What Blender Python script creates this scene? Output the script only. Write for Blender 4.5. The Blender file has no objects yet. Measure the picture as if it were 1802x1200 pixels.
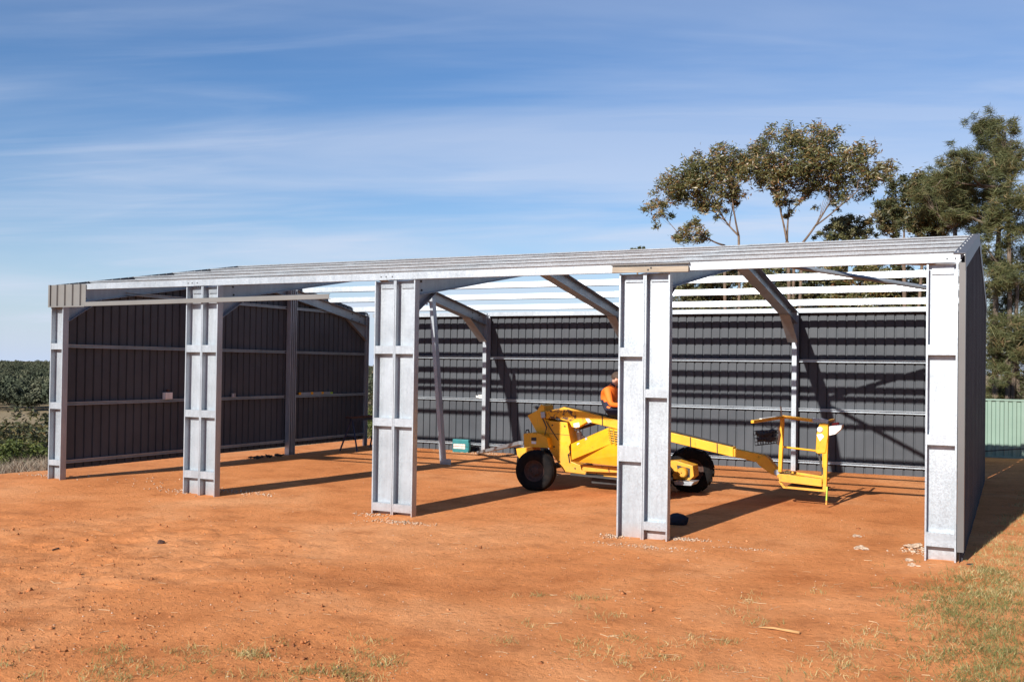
import bpy, bmesh, math, random
import numpy as np
from mathutils import Vector, Matrix
random.seed(7); rng = np.random.default_rng(7)
scene = bpy.context.scene
col = scene.collection
R = math.radians

# ------------------------------------------------------------------ camera
CAM = (15.8976, -12.697, 2.2357); YAW, PIT, ROL = -0.4643, 0.0131, -0.0139
FPX, SHY = 1765.6, 20.35                                   # focal length and vertical shift in pixels of the 1802 px wide photograph
c_, s_ = math.cos(YAW), math.sin(YAW)
r0 = Vector((c_, -s_, 0)); f0 = Vector((s_, c_, 0)); z0 = Vector((0, 0, 1))
fw = f0*math.cos(PIT) + z0*math.sin(PIT); u0 = z0*math.cos(PIT) - f0*math.sin(PIT)
rt = r0*math.cos(ROL) - u0*math.sin(ROL); up = r0*math.sin(ROL) + u0*math.cos(ROL)
cam = bpy.data.cameras.new('camera'); camo = bpy.data.objects.new('camera', cam); col.objects.link(camo)
M = Matrix((rt, up, -fw)).transposed().to_4x4(); M.translation = Vector(CAM); camo.matrix_world = M
cam.sensor_width = 36; cam.lens = FPX/1802*36; cam.shift_y = SHY/1802
cam.clip_start = 0.1; cam.clip_end = 9000
scene.camera = camo
def ray(px, py):
    return (rt*((px-901)/FPX) + up*((600+SHY-py)/FPX) + fw)
def onY(px, py, Y):
    d = ray(px, py); return Vector(CAM) + d*((Y-CAM[1])/d.y)
def onX(px, py, X):
    d = ray(px, py); return Vector(CAM) + d*((X-CAM[0])/d.x)
def onZ(px, py, Z):
    d = ray(px, py); return Vector(CAM) + d*((Z-CAM[2])/d.z)

# ------------------------------------------------------------------ sky, sun, exposure
SUN = Vector((0.128, 1.0, -0.522)).normalized()            # direction the light travels
el = math.asin(-SUN.z); rot = math.atan2(-SUN.x, -SUN.y)
world = bpy.data.worlds.new('World'); scene.world = world; world.use_nodes = True
nt = world.node_tree; nt.nodes.clear()
def N(t, ty, **kw):
    n = t.nodes.new(ty)
    for k, v in kw.items(): setattr(n, k, v)
    return n
L = nt.links.new
out = N(nt, 'ShaderNodeOutputWorld'); bg = N(nt, 'ShaderNodeBackground'); bg.inputs[1].default_value = 0.062
sky = N(nt, 'ShaderNodeTexSky', sky_type='NISHITA', sun_disc=False, sun_elevation=el, sun_rotation=rot, altitude=100, air_density=1.0, dust_density=0.2, ozone_density=2.0)
tc = N(nt, 'ShaderNodeTexCoord'); sep = N(nt, 'ShaderNodeSeparateXYZ'); L(tc.outputs['Generated'], sep.inputs[0])
zadd = N(nt, 'ShaderNodeMath', operation='ADD'); zadd.inputs[1].default_value = 0.10; zmax = N(nt, 'ShaderNodeMath', operation='MAXIMUM'); zmax.inputs[1].default_value = 0.03
L(sep.outputs[2], zmax.inputs[0]); L(zmax.outputs[0], zadd.inputs[0])
dx = N(nt, 'ShaderNodeMath', operation='DIVIDE'); dy = N(nt, 'ShaderNodeMath', operation='DIVIDE')
L(sep.outputs[0], dx.inputs[0]); L(zadd.outputs[0], dx.inputs[1]); L(sep.outputs[1], dy.inputs[0]); L(zadd.outputs[0], dy.inputs[1])
cmb = N(nt, 'ShaderNodeCombineXYZ'); L(dx.outputs[0], cmb.inputs[0]); L(dy.outputs[0], cmb.inputs[1])
def cloud(rz, scl, loc, nscale, detail, lo, hi, dist=0.6):
    mr_ = N(nt, 'ShaderNodeMapping'); mr_.inputs['Rotation'].default_value = (0, 0, R(rz)); L(cmb.outputs[0], mr_.inputs[0])
    mp = N(nt, 'ShaderNodeMapping'); mp.inputs['Scale'].default_value = scl; mp.inputs['Location'].default_value = loc
    L(mr_.outputs[0], mp.inputs[0])
    no = N(nt, 'ShaderNodeTexNoise'); no.inputs['Scale'].default_value = nscale; no.inputs['Detail'].default_value = detail; no.inputs['Roughness'].default_value = 0.55; no.inputs['Distortion'].default_value = dist
    L(mp.outputs[0], no.inputs[0])
    mr = N(nt, 'ShaderNodeMapRange', interpolation_type='SMOOTHSTEP'); mr.inputs[1].default_value = lo; mr.inputs[2].default_value = hi
    L(no.outputs[0], mr.inputs[0]); return mr.outputs[0]
c1 = cloud(-24, (0.30, 0.95, 1), (1.4, 0.75, 0), 0.85, 6, 0.36, 0.70)
c2 = cloud(-18, (0.40, 1.7, 1), (7.3, 2.2, 0), 1.5, 9, 0.48, 0.84, 1.2)
mulc = N(nt, 'ShaderNodeMath', operation='MULTIPLY'); mulc.inputs[1].default_value = 0.55; L(c2, mulc.inputs[0])
addc = N(nt, 'ShaderNodeMath', operation='ADD', use_clamp=True); L(c1, addc.inputs[0]); L(mulc.outputs[0], addc.inputs[1])
# thin cirrus: more air to look through near the horizon
fac = N(nt, 'ShaderNodeMath', operation='MULTIPLY'); L(addc.outputs[0], fac.inputs[0]); fac.inputs[1].default_value = 0.78
mix = N(nt, 'ShaderNodeMixRGB'); pz = N(nt, 'ShaderNodeMath', operation='ADD'); pz.inputs[1].default_value = 0.03; L(zmax.outputs[0], pz.inputs[0]); pth = N(nt, 'ShaderNodeMath', operation='DIVIDE', use_clamp=True); pth.inputs[0].default_value = 0.15; L(pz.outputs[0], pth.inputs[1])
fac2 = N(nt, 'ShaderNodeMath', operation='MULTIPLY', use_clamp=True); L(fac.outputs[0], fac2.inputs[0]); L(pth.outputs[0], fac2.inputs[1]); L(fac2.outputs[0], mix.inputs[0]); hs = N(nt, 'ShaderNodeHueSaturation'); hs.inputs['Saturation'].default_value = 1.25; L(sky.outputs[0], hs.inputs['Color'])
tint = N(nt, 'ShaderNodeMixRGB', blend_type='MULTIPLY'); tint.inputs[0].default_value = 1; tint.inputs[2].default_value = (1.0, 1.07, 1.26, 1); L(hs.outputs[0], tint.inputs[1])
hzm = N(nt, 'ShaderNodeMath', operation='MULTIPLY'); hzm.inputs[1].default_value = -12; L(sep.outputs[2], hzm.inputs[0])     # pale ground haze, the same all round the horizon
hze = N(nt, 'ShaderNodeMath', operation='EXPONENT'); L(hzm.outputs[0], hze.inputs[0]); hzf = N(nt, 'ShaderNodeMath', operation='MULTIPLY', use_clamp=True); hzf.inputs[1].default_value = .92; L(hze.outputs[0], hzf.inputs[0])
hmix = N(nt, 'ShaderNodeMixRGB'); L(hzf.outputs[0], hmix.inputs[0]); L(tint.outputs[0], hmix.inputs[1]); hmix.inputs[2].default_value = (5.9, 7.2, 9.6, 1); L(hmix.outputs[0], mix.inputs[1]); mix.inputs[2].default_value = (7.2, 7.9, 9.5, 1)
L(mix.outputs[0], bg.inputs[0]); L(bg.outputs[0], out.inputs[0])
sun = bpy.data.lights.new('sun', 'SUN'); suno = bpy.data.objects.new('sun', sun); col.objects.link(suno)
sun.energy = 5.0; sun.angle = R(0.53); sun.color = (1.0, 0.955, 0.89)
suno.rotation_euler = SUN.to_track_quat('-Z', 'Y').to_euler(); suno.location = (0, -20, 30)
vs = scene.view_settings; vs.view_transform = 'Standard'; vs.look = 'None'; vs.exposure = 0.6; vs.gamma = 1; vs.use_curve_mapping = False
scene.render.engine = 'CYCLES'; scene.cycles.max_bounces = 6

# ------------------------------------------------------------------ helpers
class MB:
    def __init__(s): s.v = []; s.f = []; s.m = []
    def add(s, vs, fs, m=0):
        b = len(s.v); s.v += [tuple(x) for x in vs]; s.f += [tuple(b+i for i in f) for f in fs]; s.m += [m]*len(fs); return s
    def box(s, x0, x1, y0, y1, z0_, z1, m=0):
        return s.add([(x0,y0,z0_),(x1,y0,z0_),(x1,y1,z0_),(x0,y1,z0_),(x0,y0,z1),(x1,y0,z1),(x1,y1,z1),(x0,y1,z1)],
            [(0,3,2,1),(4,5,6,7),(0,1,5,4),(1,2,6,5),(2,3,7,6),(3,0,4,7)], m)
    def ext(s, prof, a, b, xd, yd, m=0, cap=True):          # a 2D outline carried from a to b
        a, b, xd, yd = map(Vector, (a, b, xd, yd)); n = len(prof)
        vs = [a+xd*p[0]+yd*p[1] for p in prof] + [b+xd*p[0]+yd*p[1] for p in prof]
        fs = [(i, (i+1) % n, n+(i+1) % n, n+i) for i in range(n)]
        if cap: fs += [tuple(range(n))[::-1], tuple(range(n, 2*n))]
        return s.add(vs, fs, m)
    def bar(s, a, b, w, h, m=0, ref=(0, 0, 1)):              # oriented box along a-b
        a, b = Vector(a), Vector(b); d = (b-a).normalized(); x = d.cross(Vector(ref))
        if x.length < 1e-4: x = d.cross(Vector((1, 0, 0)))
        x.normalize(); y = x.cross(d)
        return s.ext([(-w/2,-h/2),(w/2,-h/2),(w/2,h/2),(-w/2,h/2)], a, b, x, y, m)
    def slab(s, pts, off, m=0):                              # planar outline of 3D points given thickness by an offset vector
        n = len(pts); off = Vector(off); vs = [Vector(p) for p in pts]; vs += [p+off for p in vs]
        return s.add(vs, [(i,(i+1) % n,n+(i+1) % n,n+i) for i in range(n)] + [tuple(range(n))[::-1], tuple(range(n,2*n))], m)
    def tube(s, pts, rad, n=8, m=0):
        pts = [Vector(p) for p in pts]; rad = rad if hasattr(rad, '__len__') else [rad]*len(pts); vs = []
        for i, p in enumerate(pts):
            d = (pts[min(i+1, len(pts)-1)]-pts[max(i-1, 0)]).normalized()
            x = d.cross(Vector((0.13, 0.21, 0.97)));  x = x if x.length > 1e-3 else d.cross(Vector((1, 0, 0)))
            x.normalize(); y = d.cross(x)
            vs += [p+(x*math.cos(2*math.pi*k/n)+y*math.sin(2*math.pi*k/n))*rad[i] for k in range(n)]
        fs = [(i*n+k, i*n+(k+1) % n, (i+1)*n+(k+1) % n, (i+1)*n+k) for i in range(len(pts)-1) for k in range(n)]
        fs += [tuple(range(n))[::-1], tuple(range((len(pts)-1)*n, len(pts)*n))]
        return s.add(vs, fs, m)
    def lathe(s, prof, c, axis, n=32, m=0):                   # prof: (radius, along axis)
        c, ax = Vector(c), Vector(axis).normalized(); x = ax.orthogonal().normalized(); y = ax.cross(x); k = len(prof); vs = []
        for j in range(n):
            a = 2*math.pi*j/n; e = x*math.cos(a)+y*math.sin(a)
            vs += [c+e*r+ax*h for r, h in prof]
        fs = [(j*k+i, j*k+i+1, ((j+1) % n)*k+i+1, ((j+1) % n)*k+i) for j in range(n) for i in range(k-1)]
        return s.add(vs, fs, m)
    def mesh(s, name, mats):
        me = bpy.data.meshes.new(name); me.from_pydata(s.v, [], s.f)
        for x in (mats if isinstance(mats, (list, tuple)) else [mats]): me.materials.append(x)
        if any(s.m): me.polygons.foreach_set('material_index', s.m)
        bm = bmesh.new(); bm.from_mesh(me); bmesh.ops.recalc_face_normals(bm, faces=bm.faces); bm.to_mesh(me); bm.free()
        me.update(); return me
    def build(s, name, mats, parent=None, smooth=False, bevel=0):
        o = bpy.data.objects.new(name, s.mesh(name, mats)); col.objects.link(o); o.parent = parent
        if smooth: o.data.polygons.foreach_set('use_smooth', [True]*len(o.data.polygons))
        if bevel:
            b = o.modifiers.new('bevel', 'BEVEL'); b.width = bevel; b.segments = 2; b.limit_method = 'ANGLE'; b.angle_limit = R(35)
        return o
def tag(o, label=None, cat=None, group=None, kind=None):
    for k, v in (('label', label), ('category', cat), ('group', group), ('kind', kind)):
        if v: o[k] = v
    return o
def thing(name, label, cat, group=None, loc=(0, 0, 0)):
    o = bpy.data.objects.new(name, None); col.objects.link(o); o.location = loc; o.empty_display_size = 0.2
    return tag(o, label, cat, group)

# ------------------------------------------------------------------ materials
def mat(name, base=(.5,.5,.5), rough=.6, metal=0.0, spec=0.5):
    m = bpy.data.materials.new(name); m.use_nodes = True; b = m.node_tree.nodes['Principled BSDF']
    b.inputs['Base Color'].default_value = (*base, 1); b.inputs['Roughness'].default_value = rough; b.inputs['Metallic'].default_value = metal
    b.inputs['Specular IOR Level'].default_value = spec
    return m, m.node_tree, b
def ramp(t, fac, stops):
    r = N(t, 'ShaderNodeValToRGB'); e = r.color_ramp.elements
    e[0].position, e[0].color = stops[0][0], (*stops[0][1], 1); e[1].position, e[1].color = stops[-1][0], (*stops[-1][1], 1)
    for p, c in stops[1:-1]: x = e.new(p); x.color = (*c, 1)
    t.links.new(fac, r.inputs[0]); return r.outputs[0]
def noise(t, scale, detail=4, rough=.55, coord='Object', vec=None, dist=0):
    n = N(t, 'ShaderNodeTexNoise'); n.inputs['Scale'].default_value = scale; n.inputs['Detail'].default_value = detail; n.inputs['Roughness'].default_value = rough; n.inputs['Distortion'].default_value = dist
    if vec is None:
        c = N(t, 'ShaderNodeTexCoord'); vec = c.outputs[coord]
    t.links.new(vec, n.inputs['Vector']); return n.outputs['Fac']
def mixc(t, fac, a, b, mode='MIX'):
    n = N(t, 'ShaderNodeMixRGB', blend_type=mode)
    for s, v in ((0, fac), (1, a), (2, b)):
        if isinstance(v, (int, float)): n.inputs[s].default_value = v
        elif isinstance(v, tuple): n.inputs[s].default_value = (*v, 1)
        else: t.links.new(v, n.inputs[s])
    return n.outputs[0]
def bump(t, b, h, strength, distance=0.01):
    n = N(t, 'ShaderNodeBump'); n.inputs['Strength'].default_value = strength; n.inputs['Distance'].default_value = distance
    t.links.new(h, n.inputs['Height']); t.links.new(n.outputs[0], b.inputs['Normal'])
def simple(name, base, rough=.6, metal=0, var=.25, scale=6, spec=.5):
    m, t, b = mat(name, base, rough, metal, spec); f = noise(t, scale, 5)
    lo = tuple(x*(1-var) for x in base); hi = tuple(min(1, x*(1+var)) for x in base)
    t.links.new(ramp(t, f, [(.3, lo), (.7, hi)]), b.inputs['Base Color']); return m
# galvanised steel: spangle cells, faint streaks and smudges
def galv_mat(name, lo, hi, metal, rough):
    m, t, b = mat(name, hi, rough, metal)
    g = N(t, 'ShaderNodeNewGeometry')
    v = N(t, 'ShaderNodeTexVoronoi'); v.inputs['Scale'].default_value = 70; t.links.new(g.outputs['Position'], v.inputs['Vector'])
    sp = N(t, 'ShaderNodeSeparateColor'); t.links.new(v.outputs['Color'], sp.inputs[0])
    big = noise(t, 1.3, 5, .6, vec=g.outputs['Position'])
    mp = N(t, 'ShaderNodeMapping'); mp.inputs['Scale'].default_value = (14, 14, 1.2); t.links.new(g.outputs['Position'], mp.inputs[0])
    st = noise(t, 1.0, 5, .6, vec=mp.outputs[0])
    a = ramp(t, sp.outputs[0], [(0, tuple(x*.35+y*.65 for x, y in zip(lo, hi))), (.12, tuple(x*.1+y*.9 for x, y in zip(lo, hi))), (1, hi)])
    a = mixc(t, .55, a, ramp(t, big, [(.35, (.62, .62, .62)), (.65, (1, 1, 1))]), 'MULTIPLY')
    a = mixc(t, .30, a, ramp(t, st, [(.35, (.6, .6, .6)), (.6, (1, 1, 1))]), 'MULTIPLY')
    sz = N(t, 'ShaderNodeSeparateXYZ'); t.links.new(g.outputs['Position'], sz.inputs[0])          # red dust splashed up the feet
    dn = noise(t, 6, 6, .7, vec=g.outputs['Position']); h1 = N(t, 'ShaderNodeMath', operation='MULTIPLY_ADD'); h1.inputs[1].default_value = -3.2; h1.inputs[2].default_value = .55; t.links.new(sz.outputs[2], h1.inputs[0])
    h2 = N(t, 'ShaderNodeMath', operation='MULTIPLY', use_clamp=True); t.links.new(h1.outputs[0], h2.inputs[0]); t.links.new(dn, h2.inputs[1])
    a = mixc(t, h2.outputs[0], a, (.42, .19, .085))
    t.links.new(a, b.inputs['Base Color'])
    rr = N(t, 'ShaderNodeMapRange'); rr.inputs[3].default_value = rough-.09; rr.inputs[4].default_value = rough+.1; t.links.new(sp.outputs[1], rr.inputs[0]); t.links.new(rr.outputs[0], b.inputs['Roughness'])
    bump(t, b, big, .06, .02)
    return m
GALV = galv_mat('galvanised_steel', (.31, .345, .38), (.47, .515, .555), .5, .42)
GALV_DULL = galv_mat('galvanised_steel_dull', (.26, .29, .32), (.37, .405, .44), .55, .42)
def clad_mat():
    m, t, b = mat('grey_wall_sheet', (.135, .133, .125), .5, 0, .2)
    g = N(t, 'ShaderNodeNewGeometry'); f = noise(t, .8, 6, .65, vec=g.outputs['Position'])
    t.links.new(ramp(t, f, [(.3, (.051, .057, .066)), (.7, (.073, .080, .090))]), b.inputs['Base Color'])
    w = N(t, 'ShaderNodeTexNoise'); w.inputs['Scale'].default_value = 3; t.links.new(g.outputs['Position'], w.inputs[0]); bump(t, b, w.outputs[0], .12, .012)
    return m
CLAD = clad_mat()
TRIM = simple('beige_grey_flashing', (.150, .146, .138), .45, 0, .08, 2)
DTRIM = simple('dark_grey_flashing', (.10, .095, .092), .45, 0, .08, 2)
def yellow_mat():
    m, t, b = mat('worn_yellow_paint', (.72, .40, .012), .42)
    f1 = noise(t, 2.2, 5, .6); f2 = noise(t, 9, 8, .72); f3 = noise(t, 34, 4, .6)
    c = ramp(t, f1, [(.3, (.64, .29, .006)), (.5, (.74, .355, .008)), (.7, (.80, .41, .012))])
    c = mixc(t, ramp(t, f3, [(.62, (0, 0, 0)), (.72, (.6, .6, .6))]), c, (.35, .17, .02))
    k = ramp(t, f2, [(.635, (0, 0, 0)), (.66, (1, 1, 1))])
    c = mixc(t, k, c, (.085, .04, .022))
    g = N(t, 'ShaderNodeNewGeometry'); sz = N(t, 'ShaderNodeSeparateXYZ'); t.links.new(g.outputs['Position'], sz.inputs[0])       # red dust thrown up from the ground
    h1 = N(t, 'ShaderNodeMath', operation='MULTIPLY_ADD'); h1.inputs[1].default_value = -1.7; h1.inputs[2].default_value = 1.25; t.links.new(sz.outputs[2], h1.inputs[0])
    h2 = N(t, 'ShaderNodeMath', operation='MULTIPLY', use_clamp=True); t.links.new(h1.outputs[0], h2.inputs[0]); t.links.new(noise(t, 5, 7, .7, vec=g.outputs['Position']), h2.inputs[1])
    c = mixc(t, h2.outputs[0], c, (.40, .17, .06))
    mp = N(t, 'ShaderNodeMapping'); mp.inputs['Scale'].default_value = (7, 7, 1.1); t.links.new(g.outputs['Position'], mp.inputs[0]); stn = noise(t, 2.5, 6, .65, vec=mp.outputs[0])      # rusty runs and grease
    c = mixc(t, ramp(t, stn, [(.60, (0, 0, 0)), (.72, (.55, .55, .55))]), c, (.14, .065, .02))
    t.links.new(c, b.inputs['Base Color'])
    rr = ramp(t, f2, [(.4, (.36,)*3), (.68, (.8,)*3)]); t.links.new(rr, b.inputs['Roughness'])
    bump(t, b, f2, .12, .004); return m
YEL = yellow_mat()
def rusty_mat():
    m, t, b = mat('flaking_yellow_paint', (.6, .35, .02), .7)
    f = noise(t, 11, 6, .65); c = ramp(t, f, [(.46, (.72, .34, .009)), (.5, (.10, .045, .022)), (.7, (.055, .026, .016))])
    t.links.new(c, b.inputs['Base Color']); bump(t, b, f, .3, .004); return m
FLAKE = rusty_mat()
RUST = simple('rusty_brown_steel', (.055, .026, .018), .8, 0, .5, 14)
DARK = simple('dark_grease_steel', (.025, .023, .022), .6, 0, .4, 12)
def tyre_mat():
    m, t, b = mat('dusty_black_rubber', (.018, .017, .017), .9, 0, .12); f = noise(t, 9, 5, .6)
    t.links.new(ramp(t, f, [(.35, (.006, .006, .007)), (.7, (.017, .013, .011))]), b.inputs['Base Color']); bump(t, b, f, .2, .004); return m
TYRE = tyre_mat()
WHITE = simple('dirty_white_plastic', (.72, .71, .68), .5, 0, .12, 9)
REDP = simple('red_plastic', (.55, .02, .015), .4, 0, .15, 9)
LIME = simple('lime_green_strap', (.35, .55, .05), .6, 0, .2, 9)
TEAL = simple('teal_plastic', (.018, .155, .165), .45, 0, .15, 8)
PINK = simple('faded_paper_label', (.72, .50, .44), .7, 0, .25, 30)
BLACK = simple('black_plastic', (.015, .015, .017), .5, 0, .3, 8)
def wood_mat(name, a, bb):
    m, t, b = mat(name, a, .75); c = N(t, 'ShaderNodeTexCoord'); mp = N(t, 'ShaderNodeMapping'); mp.inputs['Scale'].default_value = (1.5, 22, 22); t.links.new(c.outputs['Object'], mp.inputs[0])
    f = noise(t, 2.2, 6, .6, vec=mp.outputs[0]); t.links.new(ramp(t, f, [(.3, a), (.7, bb)]), b.inputs['Base Color']); bump(t, b, f, .2, .003); return m
WOOD = wood_mat('weathered_pine', (.21, .17, .125), (.35, .295, .225))
BLUEP = simple('dark_blue_paint', (.01, .02, .06), .5, 0, .3, 8)
STONE = simple('pale_grey_concrete', (.42, .31, .22), .9, 0, .45, 22)
def attr_mat(name, stops, rough=.7, spec=.3, transl=0.0, attr='shade'):
    m, t, b = mat(name, stops[0][1], rough, 0, spec)
    a = N(t, 'ShaderNodeAttribute', attribute_name=attr); c = ramp(t, a.outputs['Fac'], stops); t.links.new(c, b.inputs['Base Color'])
    if transl:
        tr = N(t, 'ShaderNodeBsdfTranslucent'); t.links.new(c, tr.inputs[0]); mx = N(t, 'ShaderNodeMixShader'); mx.inputs[0].default_value = transl
        o = t.nodes['Material Output']; t.links.new(b.outputs[0], mx.inputs[1]); t.links.new(tr.outputs[0], mx.inputs[2]); t.links.new(mx.outputs[0], o.inputs[0])
    return m
GUM = attr_mat('gum_leaves', [(0, (.05, .06, .022)), (.3, (.11, .115, .04)), (.55, (.18, .165, .062)), (.76, (.26, .15, .055)), (.88, (.20, .085, .035)), (1, (.46, .42, .26))], .4, .6, .28)
GUM2 = attr_mat('dark_gum_leaves', [(0, (.035, .042, .018)), (.5, (.09, .095, .038)), (.85, (.16, .105, .042)), (1, (.30, .26, .15))], .5, .4, .2)
SHEOAK = attr_mat('sheoak_needles', [(0, (.055, .066, .028)), (.5, (.12, .13, .05)), (.85, (.19, .17, .075)), (1, (.26, .18, .09))], .6, .3, .3)
SCRUB = attr_mat('scrub_leaves', [(0, (.04, .052, .024)), (.5, (.095, .108, .045)), (.85, (.16, .15, .066)), (1, (.22, .17, .09))], .6, .3, .2)
MALLEE = attr_mat('mallee_leaves', [(0, (.07, .085, .034)), (.5, (.17, .17, .075)), (.85, (.26, .225, .105)), (1, (.36, .28, .16))], .5, .5, .28)
GREENB = attr_mat('green_shrub_leaves', [(0, (.055, .075, .018)), (.5, (.10, .125, .028)), (1, (.17, .17, .05))], .6, .3, .25)
DRYB = attr_mat('dry_twigs', [(0, (.16, .12, .085)), (.5, (.25, .20, .15)), (1, (.36, .31, .24))], .9, .1)
GRASSM = attr_mat('grass_blades', [(0, (.11, .13, .038)), (.35, (.21, .21, .07)), (.55, (.38, .32, .13)), (1, (.60, .48, .24))], .75, .2, .25)
BARK = simple('gum_bark', (.13, .088, .06), .85, 0, .45, 7)
BARKD = simple('grey_brown_bark', (.115, .085, .062), .9, 0, .45, 7)
PEB = attr_mat('gravel', [(0, (.34, .18, .095)), (.5, (.44, .31, .21)), (1, (.56, .46, .36))], .9, .2)

# ------------------------------------------------------------------ terrain
def vnoise(x, y, seed):
    xi = np.floor(x).astype(np.int64); yi = np.floor(y).astype(np.int64); fx = x-xi; fy = y-yi
    fx = fx*fx*(3-2*fx); fy = fy*fy*(3-2*fy)
    def h(a, b):
        n = (a*374761393 + b*668265263 + seed*974711) & 0xffffffff
        n = ((n ^ (n >> 13))*1274126177) & 0xffffffff
        return ((n ^ (n >> 16)) & 0xffff)/65535.0
    return (h(xi,yi)*(1-fx)+h(xi+1,yi)*fx)*(1-fy)+(h(xi,yi+1)*(1-fx)+h(xi+1,yi+1)*fx)*fy - .5
def smooth(x, a, b):
    t = np.clip((x-a)/(b-a), 0, 1); return t*t*(3-2*t)
def ground(x, y):
    x = np.asarray(x, float); y = np.asarray(y, float)
    dl = np.maximum(0, -1.2-x) + np.maximum(0, y-34)*.8
    z = -8*(1-np.exp(-(dl/30)**1.3))
    z = z + np.interp(x, [-3, 0, 3.7, 7.55, 11.5, 15.3, 20], [.03, .045, 0, -.034, -.044, .037, .05])*np.exp(-(y/2.2)**2)
    inside = smooth(x, -1, .5)*smooth(15.6-x, -.5, .6)*smooth(y, -.6, .6)*smooth(10.6-y, -.5, .5)
    open_ = 1-.75*inside
    near = np.exp(-((x-12)/18)**2-((y+3)/14)**2)
    z = z + .05*vnoise(x*.35, y*.35, 1)*open_*(1-np.exp(-(y/1.3)**2)) + .022*vnoise(x*1.3, y*1.3, 2)*open_*near
    left = smooth(9.6-x, 0, 2.5)*smooth(-1.2-y, 0, 2)             # churned, footprint-marked soil, front left
    z = z + near*(.5+1.2*left)*open_*(.026*vnoise(x*3.7, y*3.7, 3)+.017*vnoise(x*8.5, y*8.5, 4)+.009*vnoise(x*16, y*16, 5))
    xc = 9.3-.05*np.maximum(0, 3.2-y)**2                          # faint wheel tracks of the lift, curving out to the front left
    for o in (-.75, .75):
        d = x-xc-o; z = z - smooth(5-y, 0, 2)*np.exp(-(d/.13)**2)*(.010+.005*np.sin(y*34+np.sign(d)*1.3))*near + .006*np.exp(-((np.abs(d)-.2)/.06)**2)*near*smooth(5-y, 0, 2)
    a = smooth(x, 15.2, 18)*smooth(y, -9, -6)*.06                  # grassy verge, slightly raised
    return z + a*(1-np.exp(-((y)/1.5)**2)*.5)
def axis(lo, hi, step, far_lo, far_hi, g=1.11):
    c = list(np.arange(lo, hi, step)); s = step; x = c[-1]
    while x < far_hi: s *= g; x += s; c.append(x)
    s = step; x = lo; pre = []
    while x > far_lo: s *= g; x -= s; pre.append(x)
    return np.array(pre[::-1]+c)
gx = axis(5.5, 18.5, .06, -3500, 3500); gy = axis(-8.6, 1.5, .06, -3500, 3500)
X, Y = np.meshgrid(gx, gy); Z = ground(X, Y); nx, ny = len(gx), len(gy)
idx = np.arange(nx*ny).reshape(ny, nx); quads = np.stack([idx[:-1,:-1], idx[:-1,1:], idx[1:,1:], idx[1:,:-1]], -1).reshape(-1, 4)
def np_mesh(name, V, F, k, m):
    me = bpy.data.meshes.new(name); me.vertices.add(len(V)); me.vertices.foreach_set('co', np.ascontiguousarray(V, dtype=np.float32).ravel())
    me.loops.add(len(F)*k); me.loops.foreach_set('vertex_index', np.ascontiguousarray(F, dtype=np.int32).ravel())
    me.polygons.add(len(F)); me.polygons.foreach_set('loop_start', np.arange(0, len(F)*k, k, dtype=np.int32)); me.polygons.foreach_set('loop_total', np.full(len(F), k, dtype=np.int32))
    me.materials.append(m); me.update(calc_edges=True); me.validate(); return me
def soil_mat():
    m, t, b = mat('red_soil', (.40, .16, .06), .95, 0, .1)
    g = N(t, 'ShaderNodeNewGeometry'); P = g.outputs['Position']
    big = noise(t, .33, 5, .6, vec=P, dist=.6); mid = noise(t, 1.5, 6, .62, vec=P); fine = noise(t, 14, 8, .7, vec=P); grit = noise(t, 70, 4, .7, vec=P)
    c = ramp(t, big, [(.30, (.54, .190, .062)), (.5, (.65, .250, .088)), (.68, (.72, .325, .138))])
    c = mixc(t, .8, c, ramp(t, mid, [(.26, (.62, .53, .48)), (.46, (.97, .95, .93)), (.72, (1.15, 1.16, 1.18))]), 'MULTIPLY')
    c = mixc(t, .75, c, ramp(t, fine, [(.28, (.42, .37, .34)), (.44, (.95, .94, .93)), (.75, (1.14, 1.15, 1.16))]), 'MULTIPLY')
    v = N(t, 'ShaderNodeTexVoronoi'); v.inputs['Scale'].default_value = 21; v.inputs['Randomness'].default_value = 1; t.links.new(P, v.inputs['Vector'])
    sp = N(t, 'ShaderNodeSeparateColor'); t.links.new(v.outputs['Color'], sp.inputs[0])
    lt = N(t, 'ShaderNodeMath', operation='LESS_THAN'); lt.inputs[1].default_value = .16; t.links.new(v.outputs['Distance'], lt.inputs[0])
    gt = N(t, 'ShaderNodeMath', operation='GREATER_THAN'); gt.inputs[1].default_value = .93; t.links.new(sp.outputs[0], gt.inputs[0])
    mu = N(t, 'ShaderNodeMath', operation='MULTIPLY'); t.links.new(lt.outputs[0], mu.inputs[0]); t.links.new(gt.outputs[0], mu.inputs[1])
    c = mixc(t, mu.outputs[0], c, (.52, .33, .20))
    # scrubland soil and dry grass beyond the cleared pad
    a = N(t, 'ShaderNodeAttribute', attribute_name='scrub'); c = mixc(t, a.outputs['Fac'], c, ramp(t, mid, [(.3, (.17, .13, .075)), (.7, (.36, .28, .17))]))
    t.links.new(c, b.inputs['Base Color'])
    ad = N(t, 'ShaderNodeMath', operation='MULTIPLY_ADD'); ad.inputs[1].default_value = .45; t.links.new(grit, ad.inputs[0]); t.links.new(fine, ad.inputs[2])
    bump(t, b, ad.outputs[0], .9, .026); return m
gme = np_mesh('ground', np.stack([X, Y, Z], -1).reshape(-1, 3), quads, 4, soil_mat())
at = gme.attributes.new('scrub', 'FLOAT', 'POINT')
scr = np.clip(smooth(-2.4-X + 1.5*vnoise(X*.5, Y*.5, 9), 0, 3) + smooth(Y-22, 0, 8) + smooth(X-26, 0, 6)*.5, 0, 1)
at.data.foreach_set('value', scr.ravel().astype(np.float32)); gme.polygons.foreach_set('use_smooth', [True]*len(gme.polygons))
go = bpy.data.objects.new('ground', gme); col.objects.link(go); tag(go, kind='structure')
gz = lambda x, y: float(ground(x, y))

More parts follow.
